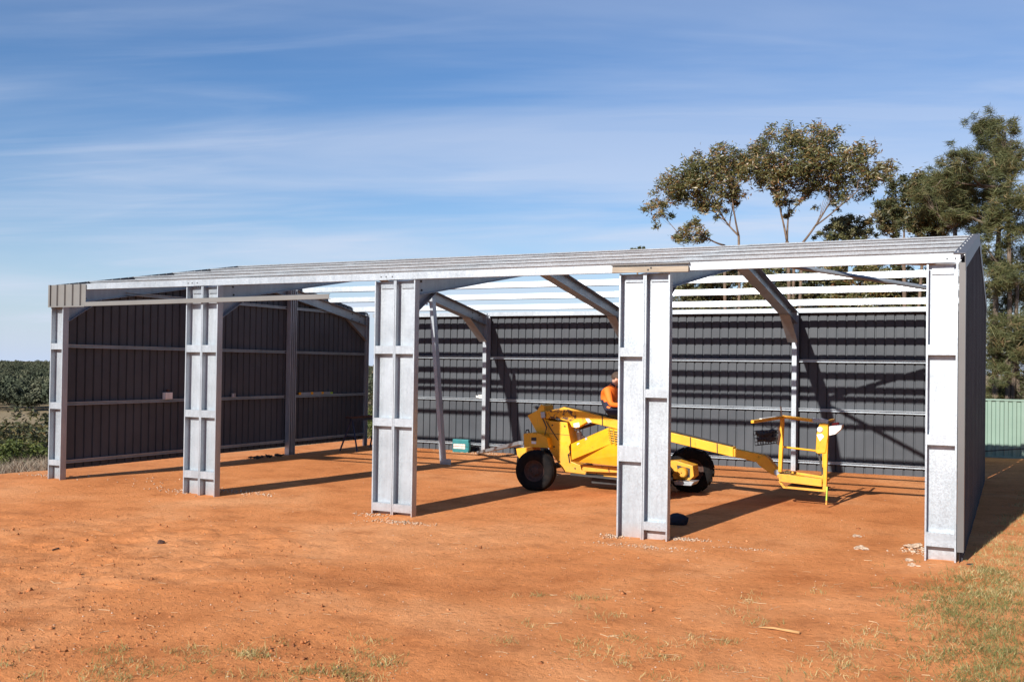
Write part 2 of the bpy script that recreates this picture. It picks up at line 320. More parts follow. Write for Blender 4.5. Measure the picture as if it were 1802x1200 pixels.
# ------------------------------------------------------------------ shed
D, HE, RISE = 10.24, 3.6, .8545
XR = 15.34
roof = lambda y: HE + RISE*(1-abs(y-D/2)/(D/2))
shed = thing('steel_shed', 'large galvanised steel frame shed under construction with dark grey sheet walls and no roof', 'shed')
TH = .006
def cprof(w, h, lip=.02, t=TH):       # web along x at y=h, flanges down to y=0, lips turned inwards
    return [(0,0),(lip,0),(lip,t),(t,t),(t,h-t),(w-t,h-t),(w-t,t),(w-lip,t),(w-lip,0),(w,0),(w,h),(0,h)]
def channel(x0, x1, zt, cleats, seed):
    o = MB().ext(cprof(x1-x0, .125), (x0, 0, -.25), (x0, 0, zt), (1,0,0), (0,1,0)).build('column', GALV, shed)
    for a, b in cleats:
        MB().ext([(.004,a),(.112,a),(.112,a+.006),(.01,a+.006),(.01,b-.006),(.112,b-.006),(.112,b),(.004,b)], (x0+TH+.002,0,0), (x1-TH-.002,0,0), (0,1,0), (0,0,1)).build('girt_stub', GALV, o)
    # head bracket under the eave beam
    MB().box(x0+.05, x1-.05, .098, .118, zt-.11, zt-.002).build('head_bracket', GALV_DULL, o)
zt = 3.49
channel(.04, .365, zt, [(.30,.40),(1.33,1.45),(2.42,2.53)], 0)
for xa, c, xb in ((3.36, 3.715, 4.06), (7.19, 7.555, 7.91)):
    dz = .28 if xa < 4 else 0.02
    channel(xa, c-.003, zt, [(dz,dz+.12),(1.30,1.42),(2.39,2.51)], 1); channel(c+.003, xb, zt, [(dz,dz+.12),(1.30,1.42),(2.39,2.51)], 2)
channel(11.14, 11.497, zt, [(.98,1.19),(2.38,2.50)], 3); channel(11.503, 11.845, zt, [(.09,.20),(1.84,1.95)], 4)
channel(14.97, 15.31, zt, [(.20,.36),(1.38,1.50),(2.43,2.55)], 5)
# front eave beam in lapped lengths, back eave beam
for a, b, dz in ((.05, 3.55, 0), (3.552, 7.45, .003), (7.452, 11.3, .005), (11.302, XR-.01, .008)):
    o = MB().ext([(0,-.1),(.075,-.1),(.075,-.094),(.006,-.094),(.006,-.006),(.075,-.006),(.075,0),(0,0)], (a,-.012,HE+dz), (b,-.012,HE+dz), (0,1,0), (0,0,1)).build('eave_beam', GALV, shed)
    for bx in (b-.05, b-.14, a+.06):
        MB().lathe([(0,-.006),(.009,-.006),(.011,0)], (bx, -.013, HE-.05), (0,1,0), 8).build('bolt', DARK, o)
for a, b in ((.2, 3.66), (3.76, 7.5), (7.6, 11.45), (11.56, XR-.03)):
    MB().ext([(0,-.1),(-.07,-.1),(-.07,0),(0,0)], (a,D-.06,HE), (b,D-.06,HE), (0,1,0), (0,0,1)).build('eave_beam', GALV, shed)
# purlins: a C section square to the slope, in two lapped lengths
PY = [.84, 1.92, 2.98, 4.05, 4.93]; PD = .125
for side in (0, 1):
    for i, y in enumerate(PY):
        s = Vector((0, D/2, RISE)).normalized(); n = Vector((0, -s.z, s.y)); yy = y
        if side: yy = D-y; s = Vector((0, D/2, -RISE)).normalized(); n = Vector((0, -s.z, s.y))
        z = roof(yy); prof = [(0,0),(.065,0),(.065,-.02),(.059,-.02),(.059,-.006),(.006,-.006),(.006,-PD+.006),(.059,-PD+.006),(.059,-PD+.02),(.065,-PD+.02),(.065,-PD),(0,-PD)]
        if not side: prof = [((.065-a)*.33, b) for a, b in prof][::-1]
        lap = 7.9 if i % 2 else 11.7
        for a, b, dz in ((.0, lap, 0), (lap+.002, XR-.005, .004)):
            MB().ext(prof, (a,yy,z+dz), (b,yy,z+dz), s, n).build('purlin', GALV, shed)
# portal frames
def rafter(x, half=.11, double=True):
    for side in (0, 1):
        y0, y1 = (.135, D/2-.002) if side == 0 else (D-.26, D/2+.002)
        za, zb = roof(y0)-PD-.004, roof(y1)-PD-.004
        dep = .255; t = .006
        pr = [(-half,0),(half,0),(half,-t),(t/2,-t),(t/2,-dep+t),(half,-dep+t),(half,-dep),(-half,-dep),(-half,-dep+t),(-t/2,-dep+t),(-t/2,-t),(-half,-t)]
        if not double: pr = [(0,0),(half,0),(half,-t),(t,-t),(t,-dep+t),(half,-dep+t),(half,-dep),(0,-dep)]
        o = MB().ext(pr, (x,y0,za), (x,y1,zb), (1,0,0), (0,0,1)).build('rafter', GALV_DULL, shed)
        # haunch: web plate with a folded diagonal flange
        yc = .13 if side == 0 else D-.262; sg = 1 if side == 0 else -1
        zk = 2.84; ye = yc+sg*.92; ze = roof(ye)-PD-dep-.006; zr = roof(yc)-PD-dep-.006
        h = MB().slab([(x+.012,yc,zk),(x+.012,ye,ze),(x+.012,yc,zr)], (.005,0,0))
        d = Vector((0, ye-yc, ze-zk)).normalized(); nn = Vector((0, -d.z, d.y))*(1 if sg > 0 else -1)
        hf = half if double else half*.9
        h.ext([(-hf if double else .012,0),(hf,0),(hf,-.006),(-hf if double else .012,-.006)], (x,yc,zk), (x,ye,ze), (1,0,0), nn)
        h.build('haunch', GALV_DULL, o)
        for by, bz in ((.25,-.06),(.6,-.06),(.28,-.20),(.62,-.2)):
            yy = yc+sg*by; MB().lathe([(0,.012),(.016,.012),(.019,0)], (x+t/2+.001 if double else x+t+.001, yy, roof(yy)-PD+bz), (1,0,0), 6).build('bolt', DARK, o)
    # ridge splice plate
    if double: MB().slab([(x+.012,D/2-.4,roof(D/2-.4)-PD-.02),(x+.012,D/2,roof(D/2)-PD-.02),(x+.012,D/2+.4,roof(D/2+.4)-PD-.02),(x+.012,D/2+.4,roof(D/2+.4)-PD-.23),(x+.012,D/2,roof(D/2)-PD-.235),(x+.012,D/2-.4,roof(D/2-.4)-PD-.23)], (.005,0,0)).build('ridge_plate', GALV, shed)
PX = [3.715, 7.555, 11.50]
for x in PX: rafter(x)
rafter(.045, .11, False)
# back columns: web across the bay, flange to the front
for x in PX:
    o = MB().ext([(0,0),(.1,0),(.1,.02),(.094,.02),(.094,.006),(.006,.006),(.006,.244),(.094,.244),(.094,.23),(.1,.23),(.1,.25),(0,.25)], (x-.015,D-.262,-.25), (x-.015,D-.262,HE-.02), (1,0,0), (0,1,0)).build('column', GALV, shed)
MB().ext([(0,0),(.05,0),(.05,.006),(.006,.006),(.006,.144),(.05,.144),(.05,.15),(0,.15)], (.045,D-.3,-.25), (.045,D-.27,HE-.02), (1,0,0), (0,1,0)).build('column', GALV_DULL, shed)
# mullions of the left gable, C pairs
for y in (3.4, 6.62):
    for q, yy in enumerate((y+.04, y+.18)):
        MB().ext([(0,0),(.13,0),(.13,.02),(.124,.02),(.124,.006),(.006,.006),(.006,.084),(.124,.084),(.124,.07),(.13,.07),(.13,.09),(0,.09)], (.065,yy,-.25), (.065,yy,roof(yy)-.16), (1,0,0), (0,1,0)).build('mullion', GALV, shed)
# girts
gp = [(0,0),(.06,0),(.06,.012),(.055,.012),(.055,.005),(.005,.005),(.005,.055),(.055,.055),(.055,.048),(.06,.048),(.06,.06),(0,.06)]
gable_segs = [(.14, 3.395), (3.71, 6.615), (6.93, D-.275)]
for z in (.30, 1.38, 2.46):
    for a, b in gable_segs: MB().ext([(p[0], p[1]) for p in gp], (.045,a,z), (.045,b,z), (1,0,0), (0,0,1)).build('girt', GALV, shed)
for a, b in ((1.72, 3.395), (3.71, 6.615), (6.93, 8.4)):
    MB().ext(gp, (.05,a,3.53), (.05,b,3.53), (1,0,0), (0,0,1)).build('girt', GALV, shed)
xs = [(.2, PX[0]-.02), (PX[0]+.09, PX[1]-.02), (PX[1]+.09, PX[2]-.02), (PX[2]+.09, XR-.02)]
for z in (.17, 1.32, 2.405):
    for a, b in xs:
        MB().ext([(-p[0], p[1]) for p in gp], (a,D-.012,z), (b,D-.012,z), (0,1,0), (0,0,1)).build('girt', GALV, shed)
for z in (.30, 1.38, 2.46):
    MB().ext([(-p[0], p[1]) for p in gp], (XR-.003,.14,z), (XR-.003,D-.1,z), (1,0,0), (0,0,1)).build('girt', GALV, shed)
# ribbed wall sheets, each sheet four ribs wide (0.8 m cover)
def ribline(w, pitch=.2):
    pts = []
    k = 0; x = 0.0
    while x < w-1e-6:
        for dx, d in ((0,0),(.142,0),(.152,.03),(.176,.03),(.186,0)):
            if x+dx <= w+1e-6: pts.append((x+dx, d))
        x += pitch
    pts.append((w, 0)); return pts
def sheet(org, du, dn, w, zb, topf, name='wall_sheet', m=None):
    org, du, dn = Vector(org), Vector(du), Vector(dn); pts = ribline(w); vs = []; ks = []
    for u, d in pts:
        p = org+du*u+dn*d; vs += [(p.x,p.y,zb), (p.x,p.y,topf(p))]
    fs = [(2*i,2*i+2,2*i+3,2*i+1) for i in range(len(pts)-1)]
    b = MB(); b.add(vs, fs); o = b.build(name, m or CLAD, shed)
    sd = o.modifiers.new('thickness', 'SOLIDIFY'); sd.thickness = .0012; sd.offset = 0
    return o
x = .24
while x < XR-.03:                                               # back wall, ribs outwards
    w = min(.8, XR-.02-x); sheet((x,D-.008+.003*(int(x/.8+.01)%2),0), (1,0,0), (0,1,0), w+.02 if w > .79 else w-.002, .0, lambda p: HE-.02); x += .8
y = .02
while y < D-.15:                                                # left gable
    w = min(.8, D-.12-y); sheet((.038-.003*(int(y/.8+.01)%2),y,0), (0,1,0), (-1,0,0), w+.02 if w > .79 else w-.002, .19, lambda p: roof(p.y)-.004); y += .8
y = .0
while y < D:                                                    # right gable
    w = min(.8, D-y); sheet((XR+.002+.003*(int(y/.8+.01)%2),y,0), (0,1,0), (1,0,0), w+.02 if w > .79 else w-.002, -.08, lambda p: roof(p.y)-.06); y += .8
# flashings: right barge and corner, left corner piece, door head strip
for ya, yb in ((-.03, D/2-.001), (D/2+.001, D+.03)):
    pa, pb = Vector((XR,ya,roof(ya)+.012)), Vector((XR,yb,roof(yb)+.012))
    MB().ext([(-.085,0),(.045,0),(.045,-.19),(.040,-.19),(.040,-.005),(-.085,-.005)], pa, pb, (1,0,0), (0,0,1)).build('barge_flashing', DTRIM, shed)
    k = max(2, int(abs(yb-ya)/.6))
    for i in range(k):
        q = pa.lerp(pb, (i+.5)/k); MB().lathe([(0,.008),(.008,.007),(.01,0)], (q.x-.05,q.y,q.z), (0,0,1), 8).build('screw', WHITE, shed)
MB().ext([(-.022,0),(.05,0),(.05,.16),(.045,.16),(.045,.005),(-.022,.005)], (XR,-.018,.16), (XR,-.018,HE-.1), (1,0,0), (0,1,0)).build('corner_flashing', DTRIM, shed)
fs_ = sheet((.075,-.03,0), (1,0,0), (0,-1,0), .9, 3.20, lambda p: HE-.005, 'front_sheet', TRIM)
MB().ext([(0,0),(.05,0),(.05,.004),(.004,.004),(.004,.022),(0,.022)], (.06,-.066,3.185), (.985,-.066,3.185), (0,1,0), (0,0,1)).build('head_flashing', TRIM, shed)
MB().ext([(0,0),(.055,0),(.055,.005),(.005,.005),(.005,.065),(.03,.075),(.03,.08),(0,.07)], (.99,-.062,3.195), (6.38,-.062,3.235), (0,1,0), (0,0,1)).build('head_flashing', TRIM, shed)
MB().box(.03, .072, -.06, .1, 3.19, HE-.004).build('corner_flashing', TRIM, shed)
# roof bracing: two tubes from the ridge of the last frame to the right gable
def flat_tube(a, b):
    a, b = Vector(a), Vector(b); pts = [a.lerp(b, t) for t in (0, .04, .12, .5, .88, .96, 1)]
    MB().tube(pts, [.03,.04,.045,.045,.045,.04,.03], 10).build('roof_brace', GALV_DULL, shed, smooth=True)
flat_tube((PX[2]+.13, D/2+.2, roof(D/2+.2)-.22), (XR-.08, 8.3, roof(8.3)-.24))
flat_tube((PX[2]+.13, D/2-.2, roof(D/2-.2)-.22), (XR-.08, 1.9, roof(1.9)-.24))

# ------------------------------------------------------------------ loose things about the frame
def lift_thing(o, label, cat, group=None): return tag(o, label, cat, group)
pr = thing('steel_prop', 'galvanised channel prop leaning between the red floor and a roof rafter', 'prop')
pa, pb = Vector((4.44,6.81,gz(4.44,6.81)-.01)), Vector((4.09,6.80,3.745))
dd = (pb-pa).normalized(); px_ = Vector((.92,-.38,0)); px_ = (px_-dd*px_.dot(dd)).normalized(); py_ = dd.cross(px_)
MB().ext([(0,0),(-.085,0),(-.085,.006),(-.006,.006),(-.006,.144),(-.085,.144),(-.085,.15),(0,.15)], pa, pb, (1,0,0), (0,1,0)).build('channel', GALV, pr)
MB().box(pa.x-.08, pa.x+.2, pa.y-.009, pa.y-.001, pa.z, pa.z+.13).build('foot_bracket', GALV, pr)
MB().box(pb.x-.12, PX[0]+.3, pb.y-.07, pb.y-.063, pb.z-.16, pb.z+.06).build('top_bracket', GALV, pr)
# pine board clamped across the head of the third full column
t_ = thing('pine_board', 'pale pine board fixed across the head of the wide galvanised column before the lift', 'board')
a, b = onY(1078, 473, -.05), onY(1212, 470.5, -.05)
MB().bar((a.x,-.045,a.z-.02), (b.x,-.045,b.z-.02), .045, .075).build('board', WOOD, t_, bevel=.003)
MB().box(a.x-.02, b.x+.01, -.075, -.018, a.z+.038, a.z+.05).build('top_strip', TRIM, t_)
for k in (-.02, .02): MB().lathe([(0,.006),(.012,.005),(.013,0)], ((a.x+b.x)/2+k, -.069, a.z-.02+k*.6), (0,-1,0), 8).build('bolt', DARK, t_)
# long loose channel lying between the ground and the lift
e = onY(917, 779, 4.9); g0 = onZ(842, 797, .03)
o = MB().bar((g0.x, g0.y, gz(g0.x,g0.y)+.04), e, .09, .07).build('loose_purlin', GALV_DULL); tag(o, 'loose steel channel sloping from the floor up to the yellow lift', 'steel bar')
e2 = onY(1046, 747, 5.35); g2 = onY(1002, 759, 5.35)
# tool case
cs = thing('tool_case', 'teal plastic power tool case with faded label standing by the back wall', 'tool case')
ca = onZ(796, 794, 0.0); cx, cy = ca.x+.23, 9.72; z = gz(cx, cy)-.004
cl, cr = onY(796, 780, cy).x, onY(824, 780, cy).x
MB().box(cl, cr, cy, cy+.13, z, z+.34).build('body', TEAL, cs, bevel=.02)
MB().box(cl+.01, cr-.01, cy-.006, cy+.136, z+.155, z+.165).build('seam', BLACK, cs)
MB().box(cl+.04, cr-.09, cy-.006, cy-.001, z+.10, z+.22).build('label_sticker', PINK, cs)
hx = (cl+cr)/2; MB().tube([(hx-.07,cy+.065,z+.335),(hx-.065,cy+.065,z+.385),(hx+.065,cy+.065,z+.385),(hx+.07,cy+.065,z+.335)], .012, 8).build('handle', BLACK, cs)
MB().box(cr-.005, cr+.012, cy+.02, cy+.11, z+.06, z+.26).build('latch_side', TEAL, cs)
# things left on the girts of the left wall
bx = thing('carton', 'small pale carton on the middle rail of the dark left wall', 'box')
q = onX(295, 700, .09)
MB().box(.055, .15, q.y-.11, q.y+.08, 1.441, 1.58).build('box', WHITE, bx, bevel=.004); MB().box(.07, .13, q.y-.03, q.y+.02, 1.581, 1.64).build('scraper', RUST, bx)
lv = thing('spirit_level', 'long spirit level lying on the middle rail of the left wall', 'spirit level')
MB().box(.055, .085, 7.14, 8.42, 1.441, 1.502).build('body', GALV_DULL, lv)
for yy in (7.14, 7.62, 8.05): MB().box(.052, .088, yy, yy+.09, 1.442, 1.503).build('vial_block', YEL, lv)
o = MB().box(.052, .088, 8.421, 8.52, 1.441, 1.49).build('marker_pen', LIME, lv)
tn = thing('screw_tin', 'tiny grey tin on the left wall rail beside the gable mullion', 'tin')
q = onX(410, 694, .09); MB().lathe([(0,0),(.055,0),(.055,.075),(.058,.075),(.058,.085),(0,.085)], (.10,q.y,1.441), (0,0,1), 16).build('can', GALV_DULL, tn); MB().lathe([(0,0),(.02,0),(.02,.01),(0,.012)], (.10,q.y,1.527), (0,0,1), 10).build('lid_knob', DARK, tn)
# rag on the back girt
rg = MB()
for k in range(26):
    c = Vector((onY(843,696,10.1).x+random.uniform(-.1,.1), D-.045+random.uniform(-.02,.02), 1.385+random.uniform(0,.05)))
    rg.tube([c, c+Vector((random.uniform(-.06,.06),random.uniform(-.02,.02),random.uniform(.0,.04))), c+Vector((random.uniform(-.09,.09),random.uniform(-.02,.02),random.uniform(0,.02)))], [.012,.015,.006], 6)
tag(rg.build('rag', WHITE), 'crumpled white rag on the middle rail of the back wall', 'rag')
# sawhorse in the back left corner
sh = thing('sawhorse', 'dark blue trestle with plank top in the dim back left corner', 'trestle')
sy0, sy1, sx = 8.45, 9.55, .75
MB().box(sx-.09, sx+.09, sy0-.15, sy1+.15, .84, .88).build('plank', RUST, sh); MB().bar((sx,sy0-.05,.80),(sx,sy1+.05,.80), .06, .07).build('beam', BLUEP, sh)
for yy, k in ((sy0,-1),(sy1,1)):
    for q in (-1, 1): MB().tube([(sx+q*.02,yy,.78),(sx+q*.27,yy+k*.12,gz(sx,yy))], .022, 8).build('leg', BLUEP, sh)
    MB().tube([(sx-.16,yy+k*.06,.38),(sx+.16,yy+k*.06,.38)], .013, 8).build('brace', BLUEP, sh)
# clamps and chain on the floor by the gable mullion
for i, (qx, qy) in enumerate(((455,806),(478,803))):
    g = onZ(qx, qy, .02); m = MB(); b0 = Vector((g.x, g.y, gz(g.x,g.y)))
    for k in range(7):
        c = b0+Vector((random.uniform(-.13,.13), random.uniform(-.2,.2), .03)); m.lathe([(.012,-.012),(.045,-.012),(.045,.012),(.012,.012),(.012,-.012)], c+Vector((0,0,random.uniform(0,.03))), (random.uniform(-.5,.5),random.uniform(-.5,.5),1), 10)
        m.bar(c, c+Vector((random.uniform(-.15,.15),random.uniform(-.15,.15),.02)), .025, .02)
    tag(m.build('shackle_pile', DARK), ['dark steel shackles on the floor, left of the two heaps by the mullion', 'dark steel shackles on the floor, right of the two heaps by the mullion'][i], 'shackles', 'shackle heaps on the floor')
# dark canvas bag behind the wide column
def lump(name, c, r, m, seed, sub=2, rough=.25):
    bm = bmesh.new(); bmesh.ops.create_icosphere(bm, subdivisions=sub, radius=1); rnd = random.Random(seed)
    off = Vector((rnd.uniform(0,50),)*3)
    from mathutils import noise as mn
    for v in bm.verts:
        k = 1+rough*mn.noise(v.co*1.7+off)+rough*.5*mn.noise(v.co*4+off); v.co = Vector((v.co.x*r[0]*k, v.co.y*r[1]*k, max(v.co.z, -.5)*r[2]*k))+Vector(c)
    me = bpy.data.meshes.new(name); bm.to_mesh(me); bm.free(); me.materials.append(m); o = bpy.data.objects.new(name, me); col.objects.link(o); return o
g = onZ(1190, 920, 0); bg_ = lump('canvas_bag', (g.x-.02,g.y+.1,gz(g.x,g.y)+.05), (.17,.14,.11), simple('navy_canvas', (.012,.014,.025), .9), 3)
bg_.data.polygons.foreach_set('use_smooth', [True]*len(bg_.data.polygons)); tag(bg_, 'dark navy cloth bag on the ground behind the wide column', 'bag')

# ------------------------------------------------------------------ boom lift
lift = thing('boom_lift', 'worn yellow boom lift with its basket lowered, parked inside the shed', 'boom lift')
def P2(px, py, Yp): return onY(px, py, Yp)
def plate(name, pts, Y0, Y1, m, parent=lift, bevel=.008):       # side outline given in pixels on the plane Y0, carried back to Y1
    return MB().slab([P2(a, b, Y0) for a, b in pts], (0, Y1-Y0, 0)).build(name, m, parent, bevel=bevel)
YN, YF = 4.2, 4.75
tower = plate('tower', [(966,740),(998,743.5),(1004.5,779),(1001,786),(1005,812),(1023,819),(1025,829),(1140,834),(1140,849),(1087,842),(993,830),(975,804),(966,790)], YN, YF, YEL)
plate('slew_arm', [(928,731),(945,722),(952,711),(957,714),(959,737),(966,739),(967,789),(961,788),(951,775),(944,760)], YN+.03, YF-.1, YEL)
plate('lock_lever', [(937,716),(941,714),(950,719),(947,722)], YN+.1, YN+.2, DARK, bevel=.003)
plate('knuckle', [(950,724),(985,719),(986,736),(962,737),(952,731)], YN+.02, YF-.15, FLAKE)
ear = plate('hydraulic_block', [(951,725),(958,724.5),(959,735),(952,735.5)], YN-.03, YN+.015, GALV_DULL, bevel=.004)
bo = plate('boom', [(984,719),(992,716),(1037,727),(1290,787),(1290,804),(1034,742),(1014,753.5),(1006,751),(1001,741.5),(985,738)], YN+.02, YN+.22, YEL)
plate('boom_patch', [(985,722),(1000,720),(1013,726),(1014,736),(1004,741),(988,736)], YN+.012, YN+.019, FLAKE, bo, 0)
plate('decal', [(1009,745),(1019,743),(1020,751),(1010,752)], YN+.013, YN+.019, WHITE, bo, 0)
plate('decal', [(1030,736),(1036,736),(1041,742),(1035,744)], YN+.013, YN+.019, WHITE, bo, 0)
plate('fly_boom', [(1286,788.5),(1343,800),(1345,803),(1331,813),(1286,802)], YN+.05, YN+.19, YEL)
plate('elbow', [(1328,810),(1345,800.5),(1352,806),(1370,829),(1366,837),(1357,834),(1336,819)], YN+.03, YN+.21, YEL)
MB().lathe([(0,-.01),(.045,-.01),(.045,.24),(0,.24)], P2(1367,831,YN), (0,1,0), 14).build('pivot_pin', GALV_DULL, lift)
# bonnet: bright upper slope, steep lower side, grille at the end
A, B, C_, D_ = P2(1005,781,4.15), P2(1069,753,4.15), P2(1074,781,3.72), P2(1006,809,3.72)
E_, F_ = P2(1140,797,3.72), P2(1140,826,3.85); G_ = P2(1006,811,3.85); Hh = P2(1140,765,4.15)
bn = MB(); bk = Vector((0,.7,0))
vs_ = [A,B,C_,D_,E_,F_,G_,Hh]
bn.add([A,B,C_,D_], [(0,1,2,3)]); bn.add([D_,C_,E_,F_,G_], [(0,1,2,3,4)]); bn.add([A,B,B+bk,A+bk], [(0,1,2,3)]); bn.add([A,D_,G_,G_+bk,A+bk], [(0,1,2,3,4)]); bn.add([B,Hh,Hh+bk,B+bk], [(0,1,2,3)]); bn.add([Hh,E_,F_,F_+bk,Hh+bk], [(0,1,2,3,4)]); bn.add([G_,F_,F_+bk,G_+bk], [(0,1,2,3)]); bn.add([A+bk,B+bk,Hh+bk,F_+bk,G_+bk], [(0,1,2,3,4)]); bn.add([B,Hh,E_,C_], [(0,1,2,3)])
bon = bn.build('bonnet', YEL, lift)
o_ = Vector((0,-.012,.004))
for i in range(6):
    a = B.lerp(C_, .1+.15*i)+o_; b = Hh.lerp(E_, .1+.15*i)+o_; MB().bar(a, b, .012, .02).build('grille_bar', YEL, bon)
for i in range(7):
    t = .04+.11*i; a = B.lerp(Hh, t)+o_*2; b = C_.lerp(E_, t)+o_*2; MB().bar(a, b, .012, .014).build('grille_bar', YEL, bon)
MB().slab([B.lerp(C_,.06)+o_*.3, Hh.lerp(E_,.06)+o_*.3, Hh.lerp(E_,.92)+o_*.3, B.lerp(C_,.92)+o_*.3], (0,.001,0)).build('grille_backing', DARK, bon)
MB().lathe([(0,-.006),(.03,-.006),(.032,0)], (A.lerp(D_,.22)+(B-A)*.2), (0,-1,.6), 16).build('decal', WHITE, bon)
MB().box(*(lambda p: (p.x-.02,p.x+.02,p.y-.03,p.y-.005,p.z-.05,p.z+.02))(A.lerp(B,.45)+Vector((0,-.03,-.03)))).build('latch', GALV, bon)
# battery box on the left end, with its plates
bb = plate('battery_box', [(921,763),(930,761.5),(950,762.5),(962,770),(966,788),(922,786)], 4.02, 4.7, YEL)
plate('sticker', [(935,769.5),(943.5,769.5),(943.5,775.5),(935,775)], 4.010, 4.018, DARK, bb, 0); plate('sticker', [(935,776),(943.5,776.5),(943,781),(935.5,780.5)], 4.010, 4.018, WHITE, bb, 0)
MB().tube([P2(925,762,4.2), P2(926,757,4.2), P2(930,756,4.25), P2(931,761,4.2)], .014, 8).build('lug', DARK, bb)
plate('axle_arm', [(908,789),(938,787),(940,796),(926,800),(918,812),(910,801)], 4.28, 4.6, YEL)
MB().tube([P2(943,826,3.7), P2(943,826,3.7)+Vector((0,1.4,0))], .055, 10).build('axle', DARK, lift)
plate('undertray', [(1004,833),(1140,846),(1140,850),(1003,836)], 4.12, 4.85, DARK, lift, .003); plate('toolbox', [(1040,841),(1140,849),(1140,858),(1041,850)], 4.3, 4.8, DARK, lift, .004)
plate('belly_pan', [(1024,818),(1140,826),(1140,834),(1025,829)], 4.05, 4.19, YEL, lift, .004)
ram = MB().tube([P2(1016,750,4.40), P2(1019.5,764,4.40)], .028, 12).build('ram', GALV_DULL, lift)
MB().tube([P2(1018.5,760,4.40), P2(1024,785,4.40)], .05, 12).build('ram_barrel', RUST, lift); MB().tube([P2(1024,768,4.36), P2(1028,771,4.36)], .03, 10).build('ram_valve', RUST, lift)
MB().bar(P2(1004,758.5,4.5), P2(1050,744.5,4.5), .06, .05).build('hose_tray', RUST, lift)
MB().tube([P2(961,741,YN-.008), P2(972,759,YN-.008), P2(982,774,YN-.008)], .009, 6).build('hose', DARK, lift)
for i in range(3):                                             # hoses clipped along the boom
    o3 = Vector((0,.05+.045*i,.012)); MB().tube([P2(990,716.5,YN+.02)+o3, P2(1038,727,YN+.02)+o3+Vector((0,0,.01)), P2(1160,755.5,YN+.02)+o3, P2(1286,786,YN+.02)+o3], .011, 6).build('hose', DARK, bo)
for a_, b_ in ((1060,733),(1215,770),(1262,781)): MB().bar(P2(a_,b_-.5,YN+.015), P2(a_+.3,b_+16.5,YN+.015), .012, .03, ref=(0,1,0)).build('boom_strap', DARK, bo)
for a_, b_ in ((972,748),(994,750),(975,786),(1000,800),(985,812),(1012,824),(1050,834)): MB().lathe([(0,-.012),(.014,-.012),(.017,0)], P2(a_,b_,YN-.001), (0,1,0), 6).build('bolt', DARK, tower)
plate('panel_seam', [(967,762),(1002,765.5),(1002,766.3),(967,762.8)], YN-.003, YN-.0005, DARK, tower, 0); plate('decal', [(1030,832),(1062,835),(1062,838.5),(1030,835.5)], YN-.004, YN-.001, DARK, tower, 0)
MB().tube([P2(955,736,YN-.02), P2(962,752,YN-.06), P2(958,768,YN-.10), P2(948,764,YN-.14)], .012, 6).build('hose', DARK, lift)
MB().tube([P2(1020,786,YN-.02), P2(1008,790,YN-.05), P2(1000,800,YN-.03), P2(1002,814,YN-.02)], .010, 6).build('hose', DARK, lift)
# wheels
def wheel(c, axis_, r, w, lugs, rimr=.52):
    c, ax = Vector(c), Vector(axis_).normalized(); e = thing('wheel', None, None); e.parent = lift; e.location = c
    ty = MB(); hw = w/2; n = 44; rr = rimr*r
    ty.lathe([(rr,-hw*.72),(rr*1.12,-hw*.88),(r*.78,-hw*.99),(r*.92,-hw*.93),(r*.985,-hw*.72),(r,-hw*.4),(r,hw*.4),(r*.985,hw*.72),(r*.92,hw*.93),(r*.78,hw*.99),(rr*1.12,hw*.88),(rr,hw*.72),(rr,-hw*.72)], (0,0,0), ax, n)
    x = ax.orthogonal().normalized(); y = ax.cross(x)
    t_o = ty.build('tyre', TYRE, e, smooth=True)
    if lugs:
        lg = MB()
        for k in range(lugs):
            for sd in (-1, 1):
                a = 2*math.pi*(k+(.5 if sd > 0 else 0))/lugs; a2 = a+.20
                p0 = (x*math.cos(a)+y*math.sin(a))*r*1.0+ax*sd*hw*.9*.98-(x*math.cos(a)+y*math.sin(a))*r*.05; p1 = (x*math.cos(a2)+y*math.sin(a2))*r*1.005+ax*sd*hw*.05
                lg.bar(p0, p1, .05, .055, ref=(x*math.cos(a+.1)+y*math.sin(a+.1)))
        lg.build('tread_lugs', TYRE, t_o)
    else:
        gr = MB()
        for h in (-.45, 0, .45): gr.lathe([(r*.985,hw*h-.012),(r*1.012,hw*h-.008),(r*1.012,hw*h+.008),(r*.985,hw*h+.012)], (0,0,0), ax, n)
        gr.build('tread_ribs', TYRE, t_o)
    rim = MB().lathe([(rr*1.02,-hw*.74),(rr*.93,-hw*.70),(rr*.86,-hw*.3),(rr*.5,-hw*.22),(rr*.46,-hw*.45),(rr*.30,-hw*.48),(0,-hw*.48)], (0,0,0), ax, 28).build('rim', RUST, e, smooth=True)
    MB().lathe([(rr*1.0,hw*.7),(rr*.8,hw*.3),(0,hw*.3)], (0,0,0), ax, 24).build('rim', RUST, e)
    for k in range(5):
        a = 2*math.pi*k/5; MB().lathe([(0,-.02),(.012,-.02),(.014,0)], (x*math.cos(a)+y*math.sin(a))*rr*.38-ax*hw*.47, ax, 6).build('wheel_nut', DARK, rim)
    return e
wc = P2(943.5,827,3.72); rz = .365
wheel((wc.x-.01,3.74,gz(wc.x,3.74)+rz-.01), (-.06,1,0), rz, .27, 0)
wheel((wc.x-.62,5.0,gz(wc.x,5.0)+rz-.01), (0,1,0), rz, .27, 0)
wr = P2(1213,829,5.05); wheel((wr.x+.02,5.08,gz(wr.x,5.08)+.395), (-.42,.9,0), .40, .30, 16)
wn = onZ(1160,890,0); wheel((10.34,3.62,gz(10.4,3.62)+.395), (-.38,.92,0), .40, .30, 16)
